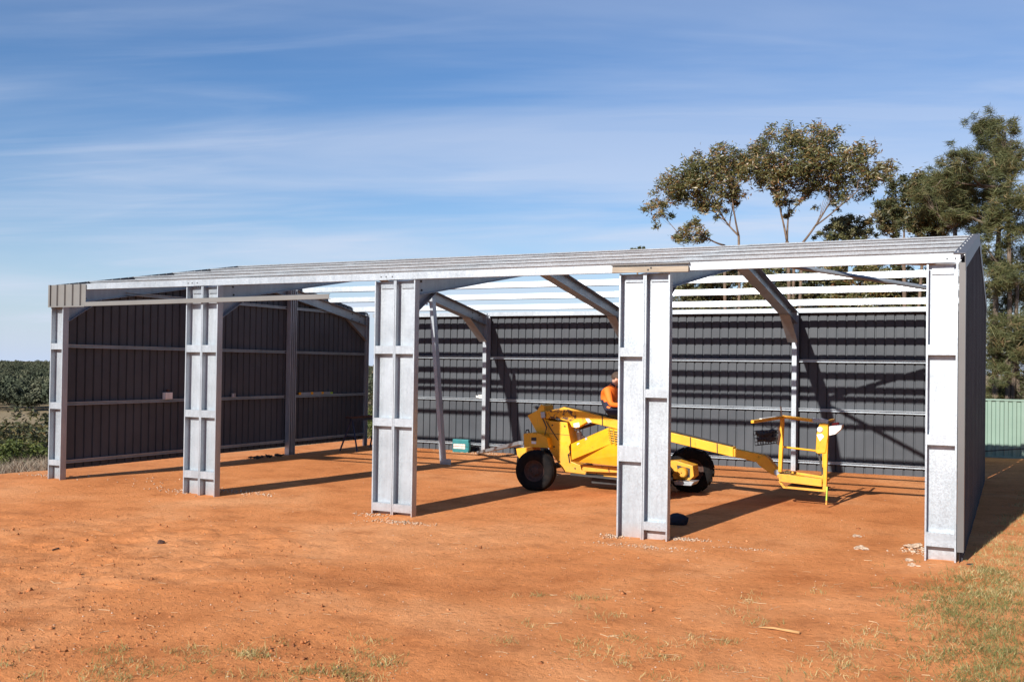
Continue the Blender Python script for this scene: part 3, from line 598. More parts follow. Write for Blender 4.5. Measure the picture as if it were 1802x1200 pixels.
# right-hand axle: yellow motor housing and step
plate('axle_housing', [(1165,812),(1190,810.5),(1219,819.5),(1221,838),(1213,845),(1180,842),(1165,838)], 4.42, 4.75, YEL, lift, .01)
plate('recess_shade', [(1191,818),(1214,824),(1214,840),(1194,838)], 4.412, 4.419, DARK, lift, 0)  # flat dark plate stands for the shade of a recess; no hollow is cut
MB().lathe([(.01,-.1),(.075,-.1),(.09,-.08),(.095,.05),(0,.05)], P2(1202,831,4.40), (0,1,0), 18).build('wheel_motor', YEL, lift)
plate('step_plate', [(1185,846.5),(1221,848),(1216,854.5),(1188,853)], 4.15, 4.5, GALV_DULL, lift, .003)
MB().tube([(10.35,3.7,.42),(10.6,5.0,.42)], .06, 10).build('axle', DARK, lift)
# basket
bk_ = thing('basket', None, None); bk_.parent = lift
def bp(name, pts, Y0, Y1, m, bevel=.006): return plate(name, pts, Y0, Y1, m, bk_, bevel)
def tubep(name, pts, r, m, n=10): return MB().tube(pts, r, n).build(name, m, bk_, smooth=False)
fl = bp('floor_tray', [(1368,834),(1447,848),(1446,853.5),(1368,840)], YN-.02, YN+.75, YEL)
bp('toe_board', [(1370,833),(1446,843),(1446,856),(1371,847)], YN-.045, YN-.024, YEL, .003)
bp('toe_board', [(1391,829),(1449,837.5),(1449,842),(1391,834)], YN+.45, YN+.47, YEL, .003)
MB().bar(P2(1378,856.5,YN-.03), P2(1453,863.5,YN-.03), .035, .035).build('skid_bar', YEL, bk_)
MB().bar(P2(1372,846,YN), P2(1379,856,YN), .035, .035).build('skid_bar', YEL, bk_)
for f in (.15, .3, .45, .6): bar_ = MB().bar(P2(1380,857,YN)+Vector((0,f,.0)), P2(1451,864,YN)+Vector((0,f,.0)), .02, .02).build('floor_bar', DARK, bk_)
MB().bar(P2(1377,734,YN), P2(1373,830,YN), .085, .06).build('post', YEL, bk_, bevel=.006)
MB().tube([P2(1374,715,YN+.02), P2(1375.5,733,YN+.02)], .012, 8).build('antenna', RUST, bk_)
MB().bar(P2(1377,733,YN), P2(1432,740,YN), .05, .05).build('top_rail', YEL, bk_, bevel=.006)
MB().bar(P2(1430,738,YN), P2(1444,740.5,YN), .06, .06).build('rail_joint', GALV_DULL, bk_, bevel=.004); MB().bar(P2(1444,739,YN), P2(1458,743,YN), .06, .07).build('rail_end', GALV, bk_, bevel=.004)
zt_ = P2(1377,734,YN).z; ln = onZ(1324, 742, zt_-.01)
MB().bar(P2(1378,734,YN), ln, .05, .045).build('side_rail', YEL, bk_, bevel=.005)
MB().bar(P2(1378,734,YN).lerp(ln,.2)+Vector((0,0,.026)), P2(1378,734,YN).lerp(ln,.75)+Vector((0,0,.026)), .04, .012).build('rail_pad', WHITE, bk_)
MB().tube([P2(1377,786,YN), P2(1445,794,YN)], .016, 8).build('mid_rail', YEL, bk_)
pn = bp('control_panel', [(1442,745),(1450,744),(1457.5,747),(1457,768),(1453,797),(1440,798.5),(1435,796),(1437,762)], YN-.06, YN+.10, YEL, .012)
dm = P2(1443,767,YN-.064); MB().slab([dm+Vector((-.055,0,.02)), dm+Vector((.0,0,-.085)), dm+Vector((.065,0,-.005)), dm+Vector((.03,0,.04))], (0,-.003,0)).build('warning_decal', WHITE, pn)
MB().lathe([(0,-.03),(.035,-.028),(.05,0)], P2(1443,756,YN-.062), (0,1,0), 16).build('round_gauge', WHITE, pn)
MB().bar(P2(1455,745,YN), P2(1451.5,863,YN), .085, .06).build('post', YEL, bk_, bevel=.006)
MB().bar(P2(1441,798,YN+.02), P2(1448,835,YN+.02), .03, .03).build('cable_strut', DARK, bk_)
MB().bar(P2(1451,745,YN+.7), P2(1449,850,YN+.7), .045, .045).build('post', YEL, bk_); MB().bar(P2(1455,742,YN), P2(1455,742,YN)+Vector((0,.7,0)), .04, .04).build('end_rail', YEL, bk_)
wb = bp('control_box', [(1459,750),(1482,747),(1480,755),(1470,764),(1459,766.5)], YN-.06, YN+.14, WHITE, .008); bp('red_switch', [(1464,744.5),(1475,743),(1476,747.5),(1464,749)], YN-.02, YN+.08, REDP, .004)
MB().bar(P2(1455.5,856,YN-.03), P2(1454.5,880,YN-.03), .045, .02).build('marker_strap', LIME, bk_); MB().bar(P2(1454.6,879.5,YN-.03), P2(1454.2,887.5,YN-.03), .05, .024).build('marker_tip', YEL, bk_)
# wire basket of gear under the side rail
q0, q1 = P2(1326,759,YN-.1), P2(1368,757,YN-.1); q2, q3 = P2(1329,784,YN-.1), P2(1366,780,YN-.1)
wbk = MB(); dep = Vector((0,.24,0))
for i in range(9):
    f = i/8; a, b = q0.lerp(q1,f), q2.lerp(q3,f)
    for k in (0, 1): wbk.tube([a+dep*k, b+dep*k], .0045, 5)
    wbk.tube([b, b+dep], .0045, 5)
for j in range(5):
    f = j/4; a, b = q0.lerp(q2,f), q1.lerp(q3,f); wbk.tube([a,b,b+dep,a+dep,a], .0045, 5)
wo = wbk.build('wire_basket', DARK, bk_)
cq = (q0+q1+q2+q3)/4+dep*.5
bgm = lump('gear_bag', (0,0,0), (.17,.085,.13), BLACK, 11, 3, .5); bgm.location = cq+Vector((0,0,.0)); tag(bgm, 'black gear bag in the wire basket under the lift rail', 'bag')
MB().tube([P2(1370,750,YN-.02), P2(1372,765,YN-.05), P2(1369,782,YN-.05)], .02, 8).build('hanger', RUST, bk_)
MB().tube([P2(1340,741,YN-.1), P2(1350,752,YN-.1), P2(1362,753,YN-.05), P2(1373,744,YN)], .006, 6).build('cable', DARK, bk_)

# ------------------------------------------------------------------ person on the boom
def person():
    bm = bmesh.new(); sl = bm.verts.layers.skin.verify(); V = {}
    def v(n, p, r, r2=None):
        x = bm.verts.new(p); x[sl].radius = (r, r2 or r); V[n] = x; return x
    def e(a, b): bm.edges.new((V[a], V[b]))
    yc = 4.33; ox = .055; zo = 0.015
    v('pel', (9.335+ox,yc,1.435+zo), .135, .165); V['pel'][sl].use_root = True
    v('ab', (9.29+ox,yc,1.56+zo), .125, .155); v('ch', (9.285+ox,yc,1.70+zo), .13, .175); v('up', (9.335+ox,yc,1.82+zo), .11, .15); v('nk', (9.395+ox,yc,1.915+zo), .058); v('hd0', (9.425+ox,yc,1.985+zo), .085, .078); v('hd1', (9.455+ox,yc,2.05+zo), .095, .08); v('hd2', (9.46+ox,yc,2.085+zo), .06)
    for a, b in (('pel','ab'),('ab','ch'),('ch','up'),('up','nk'),('nk','hd0'),('hd0','hd1'),('hd1','hd2')): e(a, b)
    v('nose', (9.53+ox,yc,1.985+zo), .025); e('hd0', 'nose')
    for s, n in ((-1,'r'),(1,'l')):
        v('hip'+n, (9.40+ox,yc+s*.11,1.415+zo), .098); v('kn'+n, (9.80+ox,yc+s*.20,1.37+zo), .066); v('cf'+n, (9.80+ox,yc+s*.24,1.17+zo), .06); v('an'+n, (9.80+ox,yc+s*.25,.97+zo), .042); v('to'+n, (9.96+ox,yc+s*.27,.92+zo), .04)
        e('pel','hip'+n); e('hip'+n,'kn'+n); e('kn'+n,'cf'+n); e('cf'+n,'an'+n); e('an'+n,'to'+n)
        v('sh'+n, (9.33+ox,yc+s*.19,1.80+zo), .078); v('el'+n, (9.425+ox,yc+s*.25,1.555+zo), .056); v('wr'+n, (9.64+ox,yc+s*.12,1.535+zo), .034); v('pm'+n, (9.71+ox,yc+s*.09,1.53+zo), .036, .026)
        e('up','sh'+n); e('sh'+n,'el'+n); e('el'+n,'wr'+n); e('wr'+n,'pm'+n)
        for k, (dy_, ln_) in enumerate(((-.03,.085),(-.011,.095),(.009,.09),(.028,.07))):
            v(f'f{k}a'+n, (9.745+ox,yc+s*.09+dy_,1.528+zo), .0095); v(f'f{k}b'+n, (9.745+ox+ln_*.55,yc+s*.085+dy_,1.51+zo), .009); v(f'f{k}c'+n, (9.745+ox+ln_*.75,yc+s*.08+dy_,1.475+zo), .0075)
            e('pm'+n, f'f{k}a'+n); e(f'f{k}a'+n, f'f{k}b'+n); e(f'f{k}b'+n, f'f{k}c'+n)
        v('t0'+n, (9.70+ox,yc+s*.045,1.515+zo), .011); v('t1'+n, (9.735+ox,yc+s*.02,1.50+zo), .009); e('pm'+n,'t0'+n); e('t0'+n,'t1'+n)
    me = bpy.data.meshes.new('person'); bm.to_mesh(me); bm.free(); ob = bpy.data.objects.new('person', me); col.objects.link(ob)
    ob.modifiers.new('skin', 'SKIN').use_smooth_shade = True; sb = ob.modifiers.new('sub', 'SUBSURF'); sb.levels = sb.render_levels = 2
    dg = bpy.context.evaluated_depsgraph_get(); m2 = bpy.data.meshes.new_from_object(ob.evaluated_get(dg)); ob.modifiers.clear(); ob.data = m2
    skin = simple('skin', (.48, .25, .17), .55, 0, .1, 9)
    orange = simple('orange_hi_vis_cloth', (.90, .17, .012), .75, 0, .12, 7); navy = simple('navy_work_cloth', (.012, .014, .030), .85, 0, .3, 7); boots = simple('brown_boot_leather', (.10, .06, .035), .7)
    m2.materials.clear()
    for x in (navy, orange, skin, boots): m2.materials.append(x)
    for p in m2.polygons:
        c = p.center; c = c-Vector((ox,0,0)); k = 0
        arm = abs(c.y-yc) > .165 and c.z > 1.49 and c.x < 9.62
        if c.z > 1.595+zo+.25*max(0, 9.27-c.x) and c.x < 9.62: k = 1
        if arm and c.z > 1.5: k = 1
        if c.z > 1.885+zo-(c.x-9.40)*.55 and abs(c.y-yc) < .12: k = 0         # collar
        if c.z > 1.925+zo-(c.x-9.40)*.75 and c.z > 1.86 and abs(c.y-yc) < .12: k = 2
        if c.x > 9.615 and c.z > 1.45: k = 2
        if c.z < 1.0: k = 3
        p.material_index = k
    m2.polygons.foreach_set('use_smooth', [True]*len(m2.polygons))
    tag(ob, 'worker in orange and navy work shirt sitting on the yellow boom with head bowed', 'person')
    # hair cap, ears, brows
    hair = simple('short_brown_hair', (.055, .032, .02), .8, 0, .4, 40); hb = bmesh.new(); bmesh.ops.create_icosphere(hb, subdivisions=4, radius=1)
    from mathutils import noise as mn
    hc = Vector((9.445+ox, yc, 2.035+zo)); rot_ = Matrix.Rotation(R(28), 3, 'Y')
    dead = []
    for w in hb.verts:
        q = w.co.copy()
        if q.x > .62 and q.z < .55 or q.z < -.55 or (q.x > .05 and q.z < -.05): dead.append(w); continue
        k = 1+.05*mn.noise(q*9)+.03*mn.noise(q*25); w.co = hc+rot_ @ Vector((q.x*.112*k, q.y*.094*k, q.z*.108*k))
    bmesh.ops.delete(hb, geom=dead, context='VERTS'); hm = bpy.data.meshes.new('hair'); hb.to_mesh(hm); hb.free(); hm.materials.append(hair); hm.polygons.foreach_set('use_smooth', [True]*len(hm.polygons))
    ho = bpy.data.objects.new('hair', hm); col.objects.link(ho); ho.parent = ob
    for s in (-1, 1):
        MB().lathe([(0,.012),(.018,.012),(.026,.004),(.028,-.006)], (9.445+ox, yc+s*.082, 1.985+zo), (0,s,0), 12).build('ear', skin, ob, smooth=True)
        MB().lathe([(0,.008),(.009,.004),(.011,0)], (9.528+ox, yc+s*.032, 2.01+zo), (1,s*.2,-.3), 8).build('eye', BLACK, ob, smooth=True)
    MB().bar((9.513+ox,yc-.022,1.945+zo), (9.513+ox,yc+.022,1.945+zo), .008, .008).build('mouth', simple('lips', (.33,.12,.09), .6), ob)
person()

# ------------------------------------------------------------------ green fence
def fence():
    f = thing('sheet_fence', 'pale green ribbed steel fence behind the shed, half in shadow', 'fence')
    FG = simple('pale_green_sheet', (.17, .25, .195), .5, 0, .07, 1.5)
    p0 = onZ(1735, 803, .02); Yf = 16.4; xa, xb = 10.2, 27.0; zb, ztop = .05, 1.52; w = .78; x = xa; k = 0
    while x < xb:
        pts = []
        for i in range(4):
            for dx_, d in ((0,0),(.075,0),(.095,.035),(.17,.035)): pts.append((x+i*.195+dx_, Yf+d))
        pts.append((x+w, Yf)); vs = []
        for q in pts: vs += [(q[0],q[1],zb),(q[0],q[1],ztop)]
        o = MB().add(vs, [(2*i,2*i+2,2*i+3,2*i+1) for i in range(len(pts)-1)]).build('fence_sheet', FG, f); sd = o.modifiers.new('t', 'SOLIDIFY'); sd.thickness = .0015
        if k % 3 == 0: MB().box(x-.02, x+.03, Yf-.03, Yf+.065, -.1, ztop+.03).build('post', FG, f)
        x += w+.003; k += 1
    MB().box(xa, xb, Yf-.022, Yf+.058, ztop-.02, ztop+.025).build('top_rail', FG, f); MB().box(xa, xb, Yf-.022, Yf+.058, zb-.03, zb+.02).build('bottom_rail', FG, f)
fence()
o = MB().bar((XR+.03,10.1,.62), (XR+.75,10.2,.70), .05, .02).build('wall_bracket', DARK, shed)

# ------------------------------------------------------------------ vegetation
def shade_attr(me, vals):
    a = me.attributes.new('shade', 'FLOAT', 'FACE'); a.data.foreach_set('value', np.asarray(vals, np.float32))
def leaf_mesh(name, C, ln, wd, m, droop=0.0, upb=None, val=None, curl=True):
    """long leaves as bent pairs of faces around the centres C"""
    n = len(C); d = rng.normal(size=(n,3)); d[:,2] = d[:,2]*.6-droop
    if upb is not None: d += upb
    d /= np.linalg.norm(d, axis=1)[:,None]; r = rng.normal(size=(n,3)); s = np.cross(d, r); s /= np.linalg.norm(s, axis=1)[:,None]
    nn = np.cross(d, s); l = (ln*rng.uniform(.6,1.3,n))[:,None]; w = (wd*rng.uniform(.7,1.3,n))[:,None]
    a = C-d*l*.5; e = C+d*l*.5+nn*l*.12*(-1); p = C+s*w*.5; q = C-s*w*.5
    V = np.stack([a,p,e,q], 1).reshape(-1,3); F = np.arange(4*n).reshape(-1,4)
    me = np_mesh(name, V, F, 4, m); shade_attr(me, np.clip(val if val is not None else rng.beta(2,2.2,n), 0, 1)); return me
def bez(a, b, bend, n=7):
    a, b = Vector(a), Vector(b); m = a.lerp(b, .45)+Vector(bend); return [(a*(1-t)**2+m*2*t*(1-t)+b*t*t) for t in [i/(n-1) for i in range(n)]]
def tree(name, label, group, base, forks, clumps, leafm, bark, nleaf, ln, wd, tr=.16, droop=.1, spread=.30, twigs=9, fil=None, cat='tree'):
    """trunk from base to the fork points; a limb to each clump (centre, radius); twigs fill the clump and carry the leaves"""
    t = thing(name, label, cat, group, base); bs = Vector(base); tk = MB(); C = []; vals = []
    forks = [Vector(f) for f in forks]
    for i, f in enumerate(forks):
        j = Vector((random.uniform(-.25,.25), random.uniform(-.2,.2), 0)); tk.tube([p-bs for p in bez(bs+Vector((i*.12-.06*len(forks),0,-.3)), f, j)], [tr*(1-.06*k)*(1 if i == 0 else .8) for k in range(7)], 9)
    nodes = [(f, 1.0) for f in forks]; fork0 = forks[0]
    for (c, r) in sorted(clumps, key=lambda q: (Vector(q[0])-fork0).length):
        c = Vector(c); f, fr = min(nodes, key=lambda q: (q[0]-c).length+.74*min((q[0]-k).length for k in forks)+(4 if q[0].z > c.z+.35 else 0)); L_ = (c-f).length
        pts = bez(f, c, Vector((random.uniform(-.25,.25)*L_*.4, random.uniform(-.2,.2), -L_*random.uniform(.02,.16))), 8); r0_ = max(.016, tr*.46*fr)
        tk.tube([p-bs for p in pts], [r0_*(1-.085*k) for k in range(8)], 7)
        nodes += [(pts[3], fr*.72), (pts[5], fr*.6), (pts[6], fr*.5)]
        tips = []
        for k in range(twigs):
            s = pts[random.randint(3,7)]; u = Vector(rng.normal(size=3)); u.normalize(); e = c+Vector((u.x*r,u.y*r,u.z*r*.72+r*.08))*random.uniform(.55,1.0)
            q = bez(s, e, Vector((random.uniform(-.1,.1),random.uniform(-.1,.1),random.uniform(-.15,.05))), 5); tk.tube([p-bs for p in q], [r0_*.30*(1-.17*i) for i in range(5)], 5); tips += [q[2], q[3], q[4], q[4], q[4]]
        m = max(1, int(nleaf*(r*r)/sum(x[1]**2 for x in clumps))); tp = np.array([list(p) for p in tips]); sub = rng.integers(0, len(tp), max(4, m//48)); cen = tp[sub]+rng.normal(size=(len(sub),3))*r*spread*.8
        k = rng.integers(0, len(cen), m); tone = rng.normal(0, .16, len(cen))[k]
        C.append(cen[k]+rng.normal(size=(m,3))*np.array([1,1,.85])*r*spread*.40-np.array(base)); vals.append(rng.beta(2,2.4,m)+tone)
    tk.build('trunk', bark, t, smooth=True)
    C = np.concatenate(C); me = leaf_mesh('crown', C, ln, wd, leafm, droop, None, np.concatenate(vals)); o = bpy.data.objects.new('crown', me); col.objects.link(o); o.parent = t
    return t
def clumps_px(lst, Yp, k=None, jy=.9):
    res = []
    for (a, b, r) in lst:
        yy = Yp+random.uniform(-jy, jy); p = onY(a, b, yy); q = onY(a+r, b, yy); res.append((p, (q-p).length*.90))
    return res
Y1 = 24.0
def base_at(px, Yp): p = onY(px, 640, Yp); return (p.x, Yp, gz(p.x, Yp))
tree('gum_tree', 'slender gum with lopsided crown, left one rising behind the shed roof', 'gum trees behind the shed', base_at(1290, Y1), [onY(1275,432,Y1), onY(1300,415,Y1)],
    clumps_px([(1157,368,20),(1178,345,26),(1195,312,30),(1228,298,32),(1262,288,30),(1290,280,28),(1215,345,30),(1252,328,32),(1285,318,30),(1306,300,24),(1240,365,20),(1292,352,18),(1190,412,20),(1228,408,22),(1265,372,16)], Y1), GUM, BARK, 12500, .19, .045, .085, .35, .52)
tree('gum_tree', 'broad umbrella crowned gum, tallest tree over the middle of the roof', 'gum trees behind the shed', base_at(1395, Y1+1), [onY(1385,425,Y1+1), onY(1412,428,Y1+1), onY(1398,440,Y1+1)],
    clumps_px([(1330,285,30),(1352,268,32),(1385,252,32),(1418,248,32),(1450,258,34),(1485,278,34),(1515,292,34),(1542,300,26),(1560,305,16),(1345,310,30),(1378,295,34),(1415,288,36),(1455,298,36),(1492,312,32),(1525,322,24),(1400,322,30),(1365,335,22),(1435,330,28),(1470,340,20),(1390,355,16)], Y1+1), GUM, BARK, 18000, .19, .045, .10, .35, .52)
tree('gum_tree', 'dark leaved gum between the umbrella gum and the she-oak', 'gum trees behind the shed', base_at(1600, Y1-1), [onY(1590,430,Y1-1), onY(1625,430,Y1-1)],
    clumps_px([(1562,372,28),(1585,350,32),(1612,330,32),(1640,345,34),(1555,400,24),(1590,385,32),(1625,375,34),(1655,380,30),(1610,408,26),(1645,412,28),(1672,350,26)], Y1-1), GUM2, BARK, 14000, .18, .045, .09, .3, .42)
tree('gum_tree', 'low olive gum showing small above the roof line under the umbrella gum', 'gum trees behind the shed', base_at(1495, Y1+4), [onY(1490,445,Y1+4)],
    clumps_px([(1470,405,24),(1492,388,26),(1515,398,24),(1530,412,18),(1452,415,18),(1490,418,24)], Y1+4), MALLEE, BARKD, 6000, .16, .045, .12, .3, .36)
tree('she_oak', 'tall dark feathery she-oak beside the right end wall', 'she-oaks behind the fence', base_at(1775, 19.5), [onY(1758,400,19.5), onY(1772,330,19.5), onY(1790,500,19.5), onY(1785,600,19.5)],
    clumps_px([(1722,222,26),(1745,215,30),(1768,225,26),(1735,250,34),(1765,255,34),(1700,285,32),(1672,285,26),(1738,290,36),(1775,295,36),(1800,285,26),(1690,322,38),(1730,330,40),(1775,340,42),(1812,345,36),(1655,318,30),(1668,360,34),(1710,372,38),(1755,385,36),(1800,400,40),(1732,430,26),(1780,450,38),(1815,470,36),(1752,490,32),(1790,520,40),(1760,550,36),(1800,570,40),(1752,600,34),(1785,625,40),(1815,640,36),(1755,660,30),(1790,685,36),(1765,700,26),(1742,460,24),(1738,520,26),(1742,570,28),(1772,480,36),(1745,635,28),(1770,590,36),(1800,610,40),(1748,690,28)], 19.5, jy=1.3), SHEOAK, BARKD, 50000, .30, .017, .10, .25, .42, 8)
tree('she_oak', 'olive she-oak spreading left of the tall one above the roof end', 'she-oaks behind the fence', base_at(1690, 21.5), [onY(1680,400,21.5), onY(1700,420,21.5)],
    clumps_px([(1622,338,26),(1648,325,30),(1678,318,30),(1640,358,30),(1672,350,34),(1705,345,34),(1690,385,30),(1725,400,28),(1660,390,26)], 21.5), SHEOAK, BARKD, 13000, .28, .016, .10, .25, .42, 8)
lb = thing('sawn_limb', 'sawn off pale branch stub poking out of the she-oak above the fence', 'branch'); a = onY(1773,598,18.9); b = onY(1815,606,19.4); MB().tube(bez(a,b,(0,0,.05)), [.055,.055,.055,.056,.057,.058,.06], 10).build('bark', BARKD, lb, smooth=True); MB().lathe([(0,.004),(.05,.004),(.054,0)], a, (a-b), 14).build('cut_face', simple('fresh_cut_wood', (.62,.38,.20), .8), lb)
# dense trees seen between the back wall and the purlins
hz = [(1215,495,27,'narrow leaved mallee at the left end of the scrub seen under the roof'),(1290,490,28,'olive mallee second from left in the scrub seen under the roof'),(1365,482,26,'mallee with pale trunk in the middle of the scrub seen under the roof'),(1440,488,27,'bushy mallee right of the rafter in the scrub seen under the roof'),(1515,485,25,'dense mallee second from right in the scrub seen under the roof'),(1590,488,26,'mallee at the right end of the scrub seen under the roof')]
for i, (px, py, Yt, lab) in enumerate(hz):
    cl = [(px+dx_+random.uniform(-8,8), py+dy_+random.uniform(-6,6), r_) for dx_, dy_, r_ in ((-25,0,26),(0,-10,28),(25,2,26),(-32,35,28),(0,30,32),(32,34,28),(-20,65,30),(15,66,30))]
    tree('mallee_tree', lab, 'mallee scrub behind the shed', base_at(px, Yt), [onY(px-6,575,Yt), onY(px+8,570,Yt)], clumps_px(cl, Yt), GUM if i % 3 == 1 else MALLEE, BARK, 13000, .17, .05, .07, .3, .42, 7)
for px, lab in ((1122, 'wispy sapling top just showing over the roof, left of the gums'),):
    tree('sapling', lab, None, base_at(px, 30), [onY(px,470,30)], clumps_px([(px-14,440,8),(px+2,436,9),(px+18,440,8)], 30), SCRUB, BARKD, 700, .16, .04, .06, .3, .36, 5)
# near scrub below the pad, left of the shed
def sky_pt(px, s):                                             # point on the ground at pixel column px, s metres out
    d = ray(px, 640); h = Vector((d.x, d.y)).normalized()*s; return (CAM[0]+h.x, CAM[1]+h.y)
nt_ = [(-40,52,5.6),(8,56,4.9),(45,60,5.2),(72,66,5.0),(100,58,5.4),(22,78,4.8),(60,88,5.6),(-70,70,5.4),(650,62,5.5),(690,75,5.8),(610,70,5.4),(-12,50,4.6),(28,66,5.4),(60,55,4.5),(86,74,5.6),(40,92,5.4)]
labs = ['dark tree past the left edge of the scrubby slope','dark round tree at the left edge below the clearing','dark tree just right of the left edge tree on the slope','grey green tree beside the left end column, beyond the slope','dark tree hidden behind the left end column','smaller tree between the dark slope trees, farther out','pale olive tree at the edge of the clearing','far tree beyond the left edge of the slope','tree seen through the back left corner gap','farther tree right of the back corner gap','farther tree left of the back corner gap','low dark tree in front at the left edge of the slope','taller dark tree in the middle of the slope group','low dark tree nearest the left end column on the slope','tree behind the slope group close to the left end column','tree in the last row of the slope group by the clearing']
for (px, s, h), lab in zip(nt_, labs):
    x, y = sky_pt(px, s); zb = gz(x, y); b = (x, y, zb); h *= .73
    cl = [(Vector((x+random.uniform(-1.6,1.6), y+random.uniform(-1.6,1.6), zb+h*random.uniform(.35,.85))), random.uniform(.9,1.4)) for _ in range(9)]
    tree('slope_tree', lab, 'trees below the pad', b, [(x,y,zb+h*.3),(x+.3,y,zb+h*.4)], cl, GUM2, BARKD, 3600, .30, .11, .14, .1, .40, 5)
shr = [(-30,33),(2,32),(20,35),(38,31.5),(55,34),(72,32),(90,35),(110,33),(640,38),(665,41)]
for i, (px, s) in enumerate(shr):
    x, y = sky_pt(px, s); zb = gz(x, y); w = .75
    cl = [(Vector((x+random.uniform(-w,w), y+random.uniform(-w,w), zb+random.uniform(.3,.95))), random.uniform(.4,.6)) for _ in range(7)]
    ordn = ['first','second','third','fourth','fifth','sixth','seventh','eighth']
    lab = f'bright green shrub, {ordn[i]} from the left in the low row left of the shed' if i < 8 else ['green shrub seen low through the back left corner gap','green shrub behind the back wall near the corner gap'][i-8]
    tree('green_shrub', lab, 'green shrubs at the edge of the pad', (x,y,zb), [(x,y,zb+.2),(x+.15,y,zb+.2)], cl, GREENB, BARKD, 1600, .16, .04, .04, 0, .45, 5, cat='shrub')
def strands(name, pts, hgt, n_each, m, label, cat, rad=.25, w=.006, lean=.55):
    V = []; F = []; vals = []
    P = np.repeat(np.asarray(pts), n_each, 0); n = len(P); o = rng.normal(size=(n,2))*rad*np.array([1,1]); P = P.copy(); P[:,:2] += o; P[:,2] = ground(P[:,0], P[:,1])-.01
    l = hgt*rng.uniform(.4,1.25,n); d = np.stack([rng.normal(0,lean,n), rng.normal(0,lean,n), np.ones(n)*.9], 1); d /= np.linalg.norm(d,axis=1)[:,None]; s = np.stack([d[:,1],-d[:,0],np.zeros(n)],1); s += rng.normal(size=(n,3))*.3; s /= np.linalg.norm(s,axis=1)[:,None]; s *= w
    mid = P+d*l[:,None]*.55; tip = P+d*l[:,None]; tip[:,:2] += rng.normal(size=(n,2))*l[:,None]*.22; tip[:,2] -= l*.08
    V = np.stack([P-s,P+s,mid+s*.8,mid-s*.8,tip,tip+s*.1],1).reshape(-1,3); b = np.arange(n)[:,None]*6
    F = np.concatenate([b+np.array([[0,1,2,3]]), b+np.array([[3,2,5,4]])],1).reshape(-1,4)
    me = np_mesh(name, V, F, 4, m); v = np.repeat(np.clip(vals if len(vals) else rng.beta(2,2,n),0,1),2); return me, v
bp_ = []
for _ in range(620):
    x, y = sky_pt(random.choice([random.uniform(-160,130), random.uniform(-160,130), random.uniform(560,700)]), random.uniform(24.2,31)); bp_.append((x,y,0))
bp_ = [q for q in bp_ if q[0] < -2.0]
me, v = strands('dry_brush', bp_, .42, 34, DRYB, '', '', .28, .005); shade_attr(me, v); o = bpy.data.objects.new('dry_brush', me); col.objects.link(o); tag(o, 'band of grey dry twiggy brush along the edge of the red pad', 'dry brush', kind='stuff')
# the wooded plain beyond
def forest():
    n = 2700; px = np.where(rng.uniform(size=n) < .85, rng.uniform(-260, 300, n), rng.uniform(590, 720, n)); s = np.exp(rng.uniform(np.log(215), np.log(2600), n))
    dirs = np.array([list(Vector((ray(p,640).x, ray(p,640).y)).normalized()) for p in px]); xy = np.array(CAM[:2])+dirs*s[:,None]; z = ground(xy[:,0], xy[:,1])
    nl, k = 7, 48; h = rng.uniform(2.4,5.4,n)*(1+.25*vnoise(xy[:,0]*.02, xy[:,1]*.02, 77)); r = h*rng.uniform(.38,.60,n)*(1+s/2500)
    lob = rng.normal(size=(n,nl,3))*np.array([.55,.55,.28])*r[:,None,None]; lob[:,:,2] += (h*.62)[:,None]; lr = (r[:,None]*rng.uniform(.32,.6,(n,nl)))                  # several rounded lobes to each crown
    u = rng.normal(size=(n,nl,k,3)); u /= np.linalg.norm(u,axis=3)[...,None]; u[...,2] = np.where(u[...,2] < -.35, -u[...,2], u[...,2])
    C = np.stack([xy[:,0],xy[:,1],z],1)[:,None,None,:]+lob[:,:,None,:]+u*lr[:,:,None,None]*rng.uniform(.75,1.08,(n,nl,k,1))
    nrm = u+rng.normal(size=u.shape)*.45; nrm /= np.linalg.norm(nrm,axis=3)[...,None]; a = np.cross(nrm, rng.normal(size=u.shape)); a /= np.linalg.norm(a,axis=3)[...,None]; b = np.cross(nrm,a)*.7; q = (lr*.26)[:,:,None,None]
    V = np.stack([C-a*q, C+b*q, C+a*q, C-b*q],3).reshape(-1,3); F = np.arange(len(V)).reshape(-1,4)
    me = np_mesh('far_woodland', V, F, 4, attr_mat('far_foliage', [(0, (.034,.044,.028)), (.5, (.072,.080,.050)), (1, (.135,.13,.082))], .85, .1))
    shade_attr(me, np.clip(np.repeat(rng.beta(1.6,2,n),nl*k)*.75+rng.uniform(0,.25,n*nl*k),0,1)); o = bpy.data.objects.new('far_woodland', me); col.objects.link(o); tag(o, 'far olive woodland stretching to the horizon left of the shed', 'woodland', kind='stuff')
forest()

